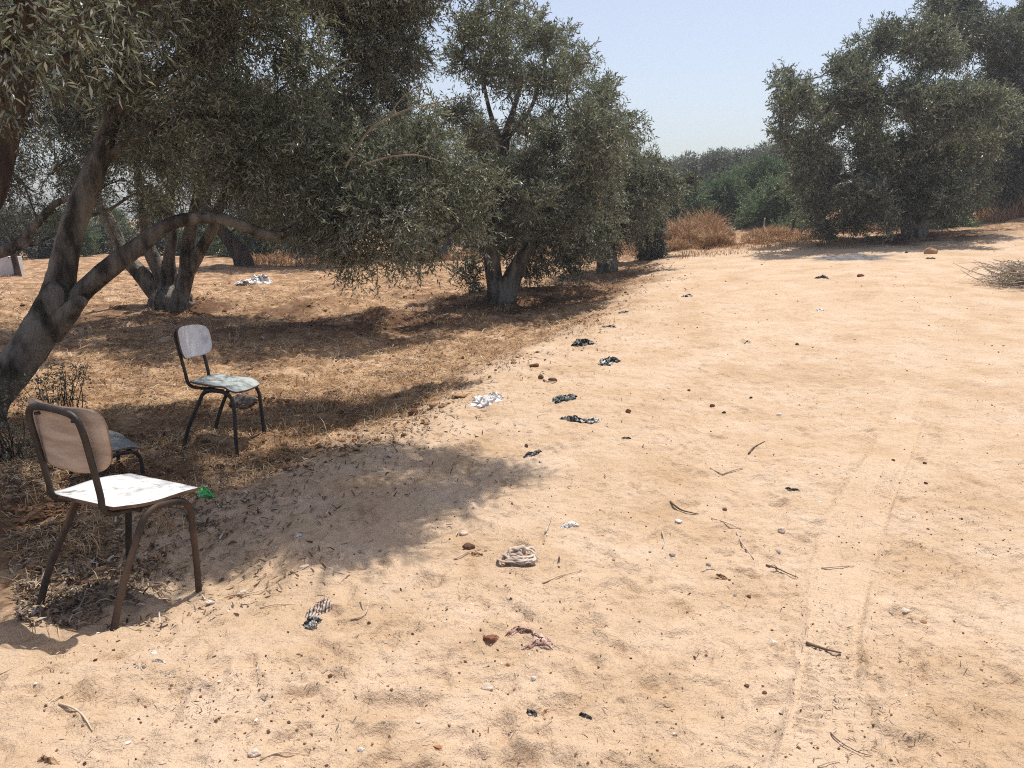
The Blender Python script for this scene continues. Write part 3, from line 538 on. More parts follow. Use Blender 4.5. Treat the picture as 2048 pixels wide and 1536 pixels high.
x, y = screen_scatter(9000, 1.9, 26); s_ = sdist(x, y); k = (s_ > .0) & (rr.rand(len(x)) < .12+.88*ss((fbm(x, y, .6, 3, 67)+.0)/.5)); x = x[k]; y = y[k]
strips(x, y, rr.uniform(.005, .028, len(x))*np.clip(y/5, 1, 3.5), rr.uniform(.001, .0035, len(x))*np.clip(y/5, 1, 2.5), .15, .1+rr.rand(len(x))*.85, 'plant_debris', 'litter', 'tiny dry leaves and stalk bits strewn over the sand')
# upright stubble tufts and tall rust grass
def tufts(cx, cy, spread, n_, L, name, mat, label, W=.006, tint0=.2):
    x = cx+rr.randn(n_)*spread; y = cy+rr.randn(n_)*spread; return x, y
tx = []; ty = []
for k_ in range(170):
    a1, a2 = screen_scatter(1, 3.6, 22); s1 = float(sdist(a1, a2)[0])
    if s1 < -.1:
        m_ = rr.randint(15, 45); sp = rr.uniform(.03, .1); tx.append(a1+rr.randn(m_)*sp); ty.append(a2+rr.randn(m_)*sp)
for px, py in [(585, 825), (640, 820), (700, 690), (960, 645), (560, 860), (820, 770), (1190, 650), (620, 870), (730, 800), (980, 660), (900, 650)]:
    q = gp(px, py); tx.append(q[0]+rr.randn(70)*.12); ty.append(q[1]+rr.randn(70)*.12)
x = np.concatenate(tx); y = np.concatenate(ty)
strips(x, y, rr.uniform(.04, .14, len(x)), rr.uniform(.002, .005, len(x))*np.clip(y/7, 1, 2.5), .3, rr.rand(len(x)), 'grass_stubble', 'straw', 'short upright dry grass stubble on the orchard floor', up=True)
# tall grass belt in front of the thicket
qx, qy = [], []
hq = []
def belt(px0, px1, D0, D1, n_, h_):
    D = rr.uniform(D0, D1, n_); px = rr.uniform(px0, px1, n_); hq.append(np.full(n_, h_)*ss((px-px0)/30+.3)*(.35+.65*ss((px1-px)/50))); qx.append((px-1024)/F*D*1.0); qy.append(D)
belt(1318, 1462, 22.3, 27, 26000, .85); belt(1474, 1660, 22.5, 28, 12000, .36); belt(1340, 1700, 19.5, 23, 2600, .22); belt(1640, 1800, 24, 31, 5000, .7); belt(1180, 1330, 23, 31, 6000, .55); belt(480, 1180, 27, 32, 9000, .4); belt(1930, 2080, 25, 32, 5000, .8)
x = np.concatenate(qx); y = np.concatenate(qy); den = .45+fbm(x, y, 1.6, 2, 70); k = rr.rand(len(x)) < den+.4; x = x[k]; y = y[k]
hh = np.concatenate(hq)[k]*(.35+1.3*ss((fbm(x, y, .9, 3, 71)+.5)))*(.6+.4*rr.rand(len(x)))*(.55+.45*ss((y-22.3)/1.6))
strips(x, y, rr.uniform(.35, 1., len(x))*hh, rr.uniform(.008, .02, len(x)), .3, rr.rand(len(x))*.8+.1, 'tall_dry_grass', 'rust', 'tall rust brown dry grass in front of the green thicket', up=True)

# grit, clods
iv, if_ = ico(1)
def lumps(x, y, r_, tint, name, mat, label, sink=.25, jit=.28, tmpl=(iv, if_)):
    v0, f0 = tmpl; n_ = len(x); k_ = len(v0)
    V = v0[None]*(1+rr.randn(n_, k_, 1)*jit)*(r_[:, None, None]*np.stack([rr.uniform(.7, 1.5, n_), rr.uniform(.7, 1.3, n_), rr.uniform(.5, .9, n_)], 1)[:, None])
    a_ = rr.rand(n_)*6.28; c_, s2 = np.cos(a_)[:, None], np.sin(a_)[:, None]; vx = V[..., 0]*c_-V[..., 1]*s2; vy = V[..., 0]*s2+V[..., 1]*c_
    V = np.stack([vx+x[:, None], vy+y[:, None], V[..., 2]+(GV(x, y)+r_*(.6-sink))[:, None]], -1).reshape(-1, 3)
    Fx = (f0[None]+(np.arange(n_)*k_)[:, None, None]).reshape(-1, 3)
    o = link(name, npmesh(name, V, Fx, np.repeat(tint, k_), False, None, 3), M[mat]); tag(o, label, name.replace('_', ' '), kind='stuff'); return o
iv0, if0 = ico(1); 
x, y = screen_scatter(21000, 1.85, 26); s_ = sdist(x, y); k = (s_ > -.3) & (rr.rand(len(x)) < .22+.6*ss((fbm(x, y, .45, 3, 75)+.05)/.5)); x = x[k]; y = y[k]
lumps(x, y, (.0011+.0050*rr.rand(len(x))**5)*np.clip(y/5, 1, 3.5), rr.rand(len(x))**.75, 'grit', 'grit', 'small brown and white grit scattered over the sand')
x, y = screen_scatter(60000, 2.6, 24); s_ = sdist(x, y); k = (s_ < .1) & (rr.rand(len(x)) < np.maximum(.2*ss((fbm(x, y, .9, 3, 78)-.02)/.3), .9*TV(x, y))); x = x[k]; y = y[k]
lumps(x, y, (.006+.02*rr.rand(len(x))**3)*np.clip(y/9, 1, 2), rr.rand(len(x)), 'soil_clods', 'clod', 'broken brown soil clods on the orchard floor', jit=.3)
# ------------------------------------------------------------------ chairs
def simple_wear(name, base, wear, rough, scale, lo, spec=.4):
    return simple(name, wear, base, scale, rough, .12, scale*3, None, spec, lo=lo, hi=lo+.12, bd=.003)
M['white_lam'] = simple_wear('white_laminate', (.62, .62, .62), (.40, .37, .33), .4, 34, .33, .4)
M['shade_lam'] = simple_wear('shaded_laminate', (.22, .235, .225), (.13, .12, .10), .6, 9, .34)  # dusty laminate with the shade on the low seat put into its colour
M['grey_lam'] = simple_wear('dusty_laminate', (.40, .44, .42), (.24, .23, .19), .5, 9, .34)
M['back_white'] = simple_wear('scratched_white', (.66, .66, .70), (.42, .41, .43), .35, 6, .28, .5)
M['ply'] = simple('weathered_plywood', (.37, .29, .235), (.54, .45, .375), 6, .8, .3, 30, (1, 1, 6), .15)
M['edge'] = simple('raw_edge', (.10, .06, .04), (.22, .14, .09), 20, .9, .3)
M['metal'] = simple('rusted_dark_tube', (.022, .019, .018), (.06, .045, .038), 14, .55, .3, 40, None, .4, lo=.4, hi=.72, bd=.004)
M['rust_tube'] = simple('rusty_tube', (.028, .024, .022), (.105, .064, .042), 9, .7, .4, 40, None, .3, bd=.004)
def slab(prof, th, name, mats, parent, topmat=0):
    """prof: grid [i][j] of 3D points; thickness downward along given normal -> closed sheet with rim in 2nd material"""
    A = np.array(prof); ni, nj = A.shape[:2]
    du = np.gradient(A, axis=0); dv = np.gradient(A, axis=1); nn = np.cross(du, dv); nn /= np.linalg.norm(nn, axis=2)[..., None]+1e-9
    B = A-nn*th; V = np.concatenate([A.reshape(-1, 3), B.reshape(-1, 3)]); o = ni*nj; f = []; m_ = []
    ix = lambda i, j: i*nj+j
    for i in range(ni-1):
        for j in range(nj-1):
            f.append((ix(i, j), ix(i+1, j), ix(i+1, j+1), ix(i, j+1))); m_.append(0)
            f.append((o+ix(i, j), o+ix(i, j+1), o+ix(i+1, j+1), o+ix(i+1, j))); m_.append(2)
    bd = [(i, 0) for i in range(ni)]+[(ni-1, j) for j in range(1, nj)]+[(i, nj-1) for i in range(ni-2, -1, -1)]+[(0, j) for j in range(nj-2, 0, -1)]
    for a_, b_ in zip(bd, bd[1:]+bd[:1]): f.append((ix(*b_), ix(*a_), o+ix(*a_), o+ix(*b_))); m_.append(1)
    me = bpy.data.meshes.new(name); me.from_pydata([tuple(v) for v in V], [], f); me.polygons.foreach_set('material_index', m_)
    me.polygons.foreach_set('use_smooth', [q != 1 for q in m_]); me.update()
    return link(name, me, mats, parent)
def rrect(u, v, p=4.5):                                   # square [-1,1]^2 -> rounded square
    r = (abs(u)**p+abs(v)**p)**(1/p); mx = max(abs(u), abs(v)); k = mx/r if r > 0 else 1; return u*k, v*k
def chair(label, pos, rz, seat_mats, back_mats, frame, kind=0, group='school chairs', backw=.205, tilt=(0, 0), sc=1., back=True):
    t = thing('school_chair', pos, label, 'chair', group, rz); t.scale = (sc, sc, sc); t.rotation_euler = (tilt[0], tilt[1], rz)
    SZ = .43
    # seat
    n1 = 22; g_ = []
    for i in range(n1):
        row = []
        for j in range(n1):
            u, v = rrect(i/(n1-1)*2-1, j/(n1-1)*2-1, 40 if kind == 0 else 7)
            w = .172+.012*u; z = SZ
            if kind: z += .012*abs(v)**2-.010*(1-u*u)-(.035*ss((u-.45)/.55))+.006
            row.append((u*.18, v*w, z+(.006*math.sin(u*3+v) if kind == 0 else 0)))
        g_.append(row)
    slab(g_, .012, 'seat', seat_mats, t)
    # backrest: upright curved shell
    g_ = []; zc, hh = (.662, .118) if kind == 0 else (.68, .105)
    for i in range(n1):
        row = []
        for j in range(n1):
            u, v = rrect(i/(n1-1)*2-1, j/(n1-1)*2-1, 4.2)
            z = zc+hh*u*(1+.06*(v*v)*(u > 0) if kind == 0 else 1); y_ = v*backw*(1-.12*(u < 0)*u*u)+(.012 if kind == 0 else 0)
            if kind == 0 and u > 0: z += .018*u*(abs(v)**2.2-.4)
            x_ = -.222-(z-.5)*.24+.045*v*v
            row.append((x_, y_, z))
        g_.append(row)
    if back: slab(g_, .010, 'backrest', back_mats, t)
    # leg frames, one inverted U each side
    for sgn in (1, -1):
        y1 = .172*sgn; yf = .19*sgn; mb = MB()
        mb.tube([(.205, yf, -.05), (.185, yf-.006*sgn, .13), (.168, y1, .28), (.155, y1, .345), (.125, y1, .385), (.085, y1, .400), (.03, y1, .402), (-.02, y1, .396), (-.058, y1, .37), (-.085, y1, .31), (-.155, yf-.006*sgn, .13), (-.195, yf, -.05)], .0135, 10, 5, .02, oval=.8)
        mb.build('leg_frame', M[frame], t)
    if back:
        mb = MB(); mb.tube([(.06, .125, .398), (-.08, .125, .398), (-.155, .127, .400), (-.192, .128, .425), (-.207, .13, .48), (-.25, .13, .62), (-.281, .127, .715), (-.292, .105, .752), (-.297, .06, .764), (-.297, 0, .766),
            (-.297, -.06, .764), (-.292, -.105, .752), (-.281, -.127, .715), (-.25, -.13, .62), (-.207, -.13, .48), (-.192, -.128, .425), (-.155, -.127, .400), (-.08, -.125, .398), (.06, -.125, .398)], .0125, 10, 4, .02, oval=.85)
        mb.build('back_frame', M['metal'], t)
    mb = MB(); mb.tube([(.10, -.15, .398), (.10, .15, .398)], .011, 8, 2); mb.build('crossbar', M[frame], t); mb = MB(); mb.tube([(-.06, -.15, .396), (-.06, .15, .396)], .011, 8, 2); mb.build('crossbar', M[frame], t)
    for sgn in (1, -1) if back else (): mb = MB(); mb.tube([(-.288, .09*sgn, .735), (-.262, .09*sgn, .735)], .006, 8, 1); mb.build('bolt', M['metal'], t)
    return t
# near chair: seat corners read off the photo
chair('near school chair with a white seat and bare plywood backrest seen from behind', CHAIR1[0], CHAIR1[1][2], [M['white_lam'], M['edge'], M['edge']], [M['ply'], M['edge'], M['white_lam']], 'rust_tube', 0, backw=.192, tilt=CHAIR1[1][:2], sc=CHAIR1[2])
chair('school chair with a curved white backrest and dappled grey seat standing under the olive limb', CHAIR2[0], CHAIR2[1][2], [M['grey_lam'], M['edge'], M['edge']], [M['ply'], M['edge'], M['back_white']], 'metal', 1, backw=.185, tilt=CHAIR2[1][:2], sc=CHAIR2[2])
f4 = gp(289, 948); a3 = R(52)
c3 = f4-np.array([.205*math.cos(a3)+.178*math.sin(a3), .205*math.sin(a3)-.178*math.cos(a3), 0])
chair('low grey seat without a backrest, mostly hidden behind the near chair', (c3[0], c3[1], f4[2]-.17), a3, [M['shade_lam'], M['edge'], M['edge']], None, 'metal', 1, back=False, tilt=(R(9), R(2)))

# ------------------------------------------------------------------ stones, sticks, rags
def stonemat(name, c): return simple(name, tuple(v*.72 for v in c), tuple(min(v*1.2, 1) for v in c), 30, .9, .5, 60, None, .15, bd=.004)
for nme, c in dict(tan=(.40, .25, .14), red=(.20, .085, .05), brown=(.15, .08, .05), pale=(.58, .47, .37), white=(.68, .64, .58), grey=(.34, .30, .28), dark=(.045, .04, .038), rustst=(.30, .13, .06), dusty=(.16, .13, .11)).items(): M['st_'+nme] = stonemat('stone_'+nme, c)
iv2, if2 = ico(3)
SC = [0]
def stone(px, py, w_px, hr, mat, label, name='stone', cat='stone', group=None, asp=.75, flat=1., rz=None):
    p = gp(px, py); r_ = w_px/2/(F/ (p[1]*CP+.3)); SC[0] += 1; q = rs(300+SC[0]); v = iv2.copy()
    for k_ in range(9):                                   # chop facets
        d = q.randn(3); d /= np.linalg.norm(d); h_ = q.uniform(.62, .85); pr = v@d; v -= np.outer(np.clip(pr-h_, 0, None)*.85, d)
    v *= (1+.05*q.randn(len(v), 1)); v *= np.array([1, asp, hr])*r_
    me = npmesh(name, v, if2, None, False, None, 3); o = link(name, me, M[mat]); o.location = (p[0], p[1]+r_*asp*.5, p[2]+r_*hr*.35); o.rotation_euler = (q.uniform(-.12, .12), q.uniform(-.12, .12), q.uniform(-.5, .5) if rz is None else rz)
    return tag(o, label, cat, group)
ST = 'stones lying on the sand'
for a_ in [
 (1862, 514, 28, .65, 'st_tan', 'largest tan rock on the sand near the right olive shadow'),
 (1722, 557, 14, .7, 'st_red', 'single reddish stone on open sand below the ash patch'),
 (1813, 508, 6, .9, 'st_dark', 'tiny dark stone between the ash patch and the tan rock'),
 (920, 795, 34, .35, 'st_tan', 'flat tan stone beside the white plastic bag'),
 (827, 830, 24, .9, 'st_brown', 'dark upright stone at the tip of the shadow left of the flat tan stone'),
 (1070, 734, 22, .5, 'st_red', 'brown slab of stone left of the white and black rag'),
 (1106, 763, 20, .6, 'st_brown', 'brown stone at the right end of the short grey stick'),
 (1081, 759, 14, .7, 'st_brown', 'brown stone at the left end of the short grey stick'),
 (1257, 826, 12, 1., 'st_brown', 'upright brown pebble right of the long black rag'),
 (1053, 894, 9, 1.1, 'st_brown', 'small upright brown pebble above the thin black rag'),
 (982, 1287, 36, .45, 'st_red', 'dark red brown stone touching the pinkish rag'),
 (975, 1380, 27, .5, 'st_pale', 'pale pointed flat stone in the foreground sand'),
 (508, 1512, 30, .5, 'st_pale', 'rounded whitish stone at the bottom left with a thin twig'),
 (874, 1495, 28, .12, 'st_rustst', 'flat rust coloured shard at the bottom of the picture'),
 (938, 1098, 27, .6, 'st_brown', 'brown oblong stone left of the beige cloth'),
 (927, 1070, 19, .7, 'st_pale', 'lumpy pale brown stone just outside the shadow tip'),
 (1565, 1067, 19, .8, 'st_pale', 'grey white cubic stone between the sticks and the tyre tracks'),
 (1345, 1113, 14, .6, 'st_grey', 'small grey oval stone right of the beige cloth'),
 (1357, 1046, 17, .5, 'st_white', 'whitish flat stone under the curved twig'),
 (1300, 1105, 8, .7, 'st_grey', 'tiny grey stone nearest left of the grey oval stone'),
 (1417, 1132, 12, .7, 'st_grey', 'small grey stone above the curled brown leaf'),
 (1556, 1107, 12, .6, 'st_grey', 'small grey stone below the grey white cubic stone'),
 (1470, 1193, 8, .8, 'st_grey', 'tiny grey white stone left of the square brown pebble'),
 (1498, 1196, 10, .8, 'st_brown', 'square brown pebble in the middle of the sand'),
 (1343, 1166, 0, 0, '', ''),
 (1782, 1228, 12, .6, 'st_grey', 'left grey brown stone of the pair half buried at the right'),
 (1812, 1227, 22, .35, 'st_pale', 'right long stone of the pair half buried at the right'),
 (1848, 1247, 14, .7, 'st_tan', 'tan pebble just below the half buried pair at the right'),
 (1016, 1332, 11, .8, 'st_tan', 'round tan pebble below the red brown stone'),
 (1067, 1360, 12, .9, 'st_white', 'white shell like stone right of the pale pointed stone'),
 (660, 1355, 11, .8, 'st_brown', 'dark brown pebble in the left foreground below the striped rag'),
 (738, 1251, 8, .9, 'st_brown', 'round brown pebble right of the striped rag'),
 (722, 1502, 15, .7, 'st_white', 'white lumpy stone at the bottom, right of the rounded whitish one'),
 (835, 1445, 14, .6, 'st_pale', 'pebble on the rim of the foreground hollow'),
 (1425, 814, 11, .8, 'st_brown', 'round brown pebble alone on the middle sand'),
 (1502, 799, 8, .7, 'st_dark', 'dark pebble right of the round brown pebble on the middle sand'),
 (1448, 829, 8, .7, 'st_dark', 'dark pebble below the round brown pebble on the middle sand'),
 (1378, 782, 7, .9, 'st_brown', 'small brown pebble near the end of the black rag row'),
 (1595, 690, 8, .8, 'st_brown', 'small brown pebble high on the middle sand'),
 (1558, 832, 13, .5, 'st_white', 'pale flake of stone on the middle sand'),
 (1787, 922, 8, .7, 'st_brown', 'brown pebble beside the tyre track at the right'),
 (1850, 928, 8, .8, 'st_brown', 'brown pebble right of the tyre track'),
 (1852, 968, 8, .8, 'st_brown', 'brown pebble right of the ribbed tyre print'),
 (1450, 1021, 10, .8, 'st_brown', 'brown pebble above the long pale stalk'),
 (1494, 1374, 11, .7, 'st_brown', 'dark pebble in the lower right cluster'),
 (1530, 1388, 12, .6, 'st_brown', 'flat brown pebble right end of the lower right cluster'),
 (1200, 938, 0, 0, '', ''),
 (440, 800, 0, 0, '', '')]:
    if a_[2]: stone(*a_, group=None)
stone(483, 815, 58, .6, 'st_dusty', 'large dusty grey boulder in the shade under the curved backed chair', 'boulder', 'boulder')
stone(345, 596, 22, 1., 'st_grey', 'grey stone lodged in the fork of the five stemmed olive', group=None)
M['shell'] = simple('shell', (.55, .45, .38), (.75, .70, .64), 40, .5, .2)
def snail(px, py):
    p = gp(px, py); mb = MB(); pts = []; rad = []
    for k_ in range(26):
        a_ = k_*.55; r_ = .0135*math.exp(-k_*.085); pts.append((r_*math.cos(a_), r_*math.sin(a_), .008+k_*.0005)); rad.append(r_*.75)
    mb.tube(pts, rad, 10, 2); o = mb.build('snail_shell', M['shell']); o.location = p; return tag(o, 'whitish snail shell at the end of a twig near the front chair leg', 'snail shell')
snail(418, 1210)
# green leaning sticks
M['stick_brown'] = simple('stick_brown', (.07, .045, .035), (.17, .12, .09), 20, .85, .5, 60, bd=.003)
M['stick_pale'] = simple('stick_pale', (.42, .31, .20), (.62, .50, .38), 20, .8, .3, 60, bd=.002)
M['stick_grey'] = simple('stick_grey', (.33, .26, .20), (.54, .45, .36), 20, .85, .4, 60, bd=.002)
def stick(pts, w_px, mat, label, name='stick', lift=.006, fork=None):
    q = [gp(a_, b_) for a_, b_ in pts]; o0 = q[0].copy(); r_ = w_px/2/(F/q[0][1]); t_r = rs(int(pts[0][0])); P_ = []
    for k_, a_ in enumerate(q): P_.append(a_-o0+np.array([0, 0, r_*.8+lift*(1 if 0 < k_ < len(q)-1 else .3)]))
    R_ = [r_*(1.1-.6*k_/(len(q)-1)) for k_ in range(len(q))]; mb = MB(); mb.tube(P_, R_, 7, 4, .15, 5)
    if fork:
        i_, (fx, fy) = fork; e = gp(fx, fy)-o0+np.array([0, 0, .02]); mb.tube([P_[i_], (P_[i_]+e)/2+np.array([0, 0, .01]), e], [R_[i_]*.7, R_[i_]*.5, R_[i_]*.3], 6, 3, .1)
    o = mb.build(name, M[mat]); o.location = o0; return tag(o, label, name.replace('_', ' '))
for a_ in [
 ([(1612, 1289), (1640, 1300), (1660, 1306), (1682, 1311)], 7, 'stick_brown', 'thick dark brown stick lying beside the tyre track'),
 ([(1661, 1468), (1680, 1488), (1715, 1508), (1745, 1514)], 3.2, 'stick_brown', 'thin curved brown twig at the bottom right', 'twig', .006, (2, (1740, 1519))),
 ([(1340, 1011), (1360, 1022), (1380, 1028), (1397, 1030)], 4, 'stick_brown', 'curved brown twig on the sand above the whitish flat stone', 'twig'),
 ([(1423, 1038), (1450, 1050), (1470, 1056), (1492, 1062)], 3, 'stick_pale', 'long straight pale stalk right of the curved twig', 'stalk'),
 ([(1474, 1068), (1482, 1088), (1492, 1103), (1507, 1120)], 4.5, 'stick_grey', 'split grey stick pointing down towards the brown twig', 'stick'),
 ([(1532, 1132), (1555, 1142), (1575, 1150), (1596, 1157)], 3.6, 'stick_brown', 'forked brown twig between the grey stick and the tyre track', 'twig', .006, (1, (1540, 1140))),
 ([(1643, 1138), (1670, 1137), (1708, 1133)], 3.5, 'stick_pale', 'short pale stalk lying across the tyre track', 'stalk'),
 ([(1421, 938), (1444, 950)], 3.5, 'stick_grey', 'left arm of the pale twigs meeting in a V', 'twig'),
 ([(1444, 951), (1465, 944), (1486, 938)], 3.5, 'stick_grey', 'right arm of the pale twigs meeting in a V', 'twig'),
 ([(1497, 909), (1508, 897), (1530, 884)], 3.5, 'stick_brown', 'small bent twig above the V of pale twigs', 'twig'),
 ([(1324, 1066), (1328, 1082), (1325, 1098)], 4, 'stick_grey', 'short wavy whitish twig right of the crumpled white plastic', 'twig'),
 ([(1091, 1068), (1098, 1050), (1103, 1034)], 5, 'stick_grey', 'short stout stick pointing away above the beige cloth', 'stick'),
 ([(908, 1120), (935, 1108), (962, 1100)], 3, 'stick_pale', 'straw stalk beside the brown oblong stone', 'stalk'),
 ([(1085, 1168), (1120, 1155), (1150, 1148), (1163, 1140)], 3, 'stick_pale', 'thin tan stalk below and right of the beige cloth', 'stalk'),
 ([(650, 1036), (665, 1012), (672, 1000), (668, 990)], 4, 'stick_grey', 'thin grey twig standing out in the long shadow', 'twig', .02),
 ([(312, 1108), (345, 1095), (390, 1078)], 4, 'stick_grey', 'pale stick between the legs of the near chair', 'stick'),
 ([(423, 1208), (460, 1196), (500, 1190), (530, 1181)], 4, 'stick_pale', 'long pale twig running from the snail shell', 'twig'),
 ([(520, 1218), (550, 1213), (592, 1210)], 3, 'stick_pale', 'straw stalk left of the striped rag', 'stalk'),
 ([(702, 1247), (730, 1232), (738, 1200)], 3, 'stick_pale', 'bent straw stalk right of the striped rag', 'stalk'),
 ([(118, 1414), (150, 1422), (170, 1440), (185, 1464)], 5, 'stick_pale', 'long bent pale twig in the bottom left corner', 'twig'),
 ([(92, 1412), (125, 1395), (158, 1382)], 3, 'stick_pale', 'thin white stalk above the long bent twig', 'stalk'),
 ([(520, 1522), (560, 1510), (620, 1512)], 4, 'stick_pale', 'pale twig leaning on the rounded whitish stone', 'twig'),
 ([(1087, 760), (1098, 766), (1112, 768)], 4, 'stick_grey', 'short grey stick between two brown stones', 'stick'),
 ([(1635, 1535), (1660, 1528), (1680, 1523)], 3, 'stick_pale', 'pale stalk at the bottom edge near the tyre track', 'stalk'),
 ([(0, 1350), (25, 1338)], 3, 'stick_pale', 'pale stalk at the left edge below the chair shadow', 'stalk'),
 ([(1300, 980), (1326, 975), (1345, 984)], 0, '', '')]:
    if a_[1]: stick(*a_)

# crumpled sheets
def fabric(name, c1, c2, rough=.8, spec=.2, scale=14, transl=0, lo=.42, hi=.58):
    return simple(name, c1, c2, scale, rough, .25, 60, None, spec, lo=lo, hi=hi, bd=.003)
M['beige'] = fabric('beige_cloth', (.42, .33, .26), (.54, .45, .37)); M['black'] = fabric('black_rag', (.018, .018, .018), (.055, .055, .055), .45, .5)
M['bw'] = fabric('black_and_white_rag', (.02, .02, .022), (.48, .46, .42), .5, .4, 22, lo=.47, hi=.53); M['camo'] = fabric('dark_grey_rag', (.02, .024, .024), (.30, .31, .29), .5, .4, 26, lo=.5, hi=.6)
M['plastic'] = fabric('white_plastic', (.62, .58, .55), (.78, .75, .73), .3, .5); M['pinkrag'] = fabric('pink_rag', (.34, .20, .15), (.58, .42, .34), .8, .2, 25)
M['greenp'] = fabric('green_plastic', (.01, .20, .04), (.02, .36, .08), .35, .5); M['dryleaf'] = fabric('dry_leaf', (.22, .12, .06), (.40, .25, .14), .7)
M['paleleaf'] = fabric('bleached_leaf', (.50, .42, .33), (.70, .62, .52), .6)
m, n, b, out = newmat('striped_rag'); M['stripe'] = m
tcx = N(n, 'ShaderNodeTexCoord').outputs['Object']; wv = N(n, 'ShaderNodeTexWave', Scale=28, Distortion=1.5); n.links.new(tcx, wv.inputs[0]); n.links.new(ramp(n, wv.outputs[1], [(.25, (.10, .075, .06)), (.5, (.48, .38, .31))]), b.inputs['Base Color']); b.inputs['Roughness'].default_value = .8
def crumple(path, w_px, h, mat, label, name, cat, seed, nu=70, nv=34, folds=3.2, ragged=.5, group=None, mats=None):
    """a rag lying along a pixel path; w_px its width in photo pixels (across), h its height in metres"""
    q = [gp(a_, b_) for a_, b_ in path]; o0 = np.mean(q, 0); o0[2] = G(o0[0], o0[1]); q = np.array(q)-o0
    if len(q) == 1: q = np.array([q[0]-np.array([.001, 0, 0]), q[0]+np.array([.001, 0, 0])])
    h = h*.72; W = w_px*1.15/(F/o0[1]); seg = np.linalg.norm(np.diff(q[:, :2], axis=0), axis=1); cum = np.concatenate([[0], np.cumsum(seg)])
    U, Vv = np.meshgrid(np.linspace(0, 1, nu), np.linspace(-1, 1, nv), indexing='ij'); s_ = U*cum[-1]
    cx = np.interp(s_, cum, q[:, 0]); cy = np.interp(s_, cum, q[:, 1])
    ta = q[-1]-q[0]; ta /= np.linalg.norm(ta[:2])+1e-9; nx_, ny_ = -ta[1], ta[0]
    env = np.clip(1-np.abs(2*U-1)**3, 0, 1)**.5*(1-ragged*.7*(fbm(U*3+seed, U*0+seed, .35, 2, seed)+.4))
    off = Vv*W*.5*env*(1+ragged*.6*fbm(U*2, Vv+seed, .4, 2, seed+1))
    wx = fbm(U*2+seed, Vv*1.3, .5, 3, seed+2)*W*.35; wy = fbm(U*2, Vv*1.3+seed, .5, 3, seed+3)*W*.35
    XX = cx+nx_*off+wx; YY = cy+ny_*off*1.+wy
    ph = folds*3.14*(Vv*.9+.7*fbm(U*2.2, Vv, .6, 2, seed+4)*2+.35*U); fo = np.abs(np.sin(ph))**.7
    rid = 1-np.abs(fbm(U*3, Vv*1.4, .4, 3, seed+5))*2.2
    dome = np.clip(1-np.abs(Vv)**2.5, 0, 1)*np.clip(1-np.abs(2*U-1)**4, 0, 1)
    ZZ = GV(XX+o0[0], YY+o0[1])-o0[2]-.004+h*dome*(.25+.5*fo+.45*np.clip(rid, 0, 1))*(.6+.8*vnoise(U*4+seed, Vv*2, seed))
    XX = XX+.25*h*np.cos(ph)*nx_; YY = YY+.25*h*np.cos(ph)*ny_
    A = np.stack([XX, YY, ZZ], -1); B = A-np.array([0, 0, .002]); V = np.concatenate([A.reshape(-1, 3), B.reshape(-1, 3)]); ix = np.arange(nu*nv).reshape(nu, nv); o_ = nu*nv
    f1_ = np.stack([ix[:-1, :-1], ix[1:, :-1], ix[1:, 1:], ix[:-1, 1:]], -1).reshape(-1, 4)
    bd = np.concatenate([ix[:, 0], ix[-1, 1:], ix[-2::-1, -1], ix[0, -2:0:-1]]); rim = np.stack([np.roll(bd, -1), bd, bd+o_, np.roll(bd, -1)+o_], -1)
    Ff = np.concatenate([f1_, f1_[:, ::-1]+o_, rim])
    if ragged > .6:                                       # torn holes
        cu = fbm(U*2.5+seed*3, Vv*1.2, .3, 2, seed+9)[:-1, :-1].ravel() > .42; keep = ~cu; Ff = np.concatenate([f1_[keep], (f1_[:, ::-1]+o_)[keep], rim])
    o = link(name, npmesh(name, V, Ff, None, True), M[mat]); o.location = o0; return tag(o, label, cat, group)
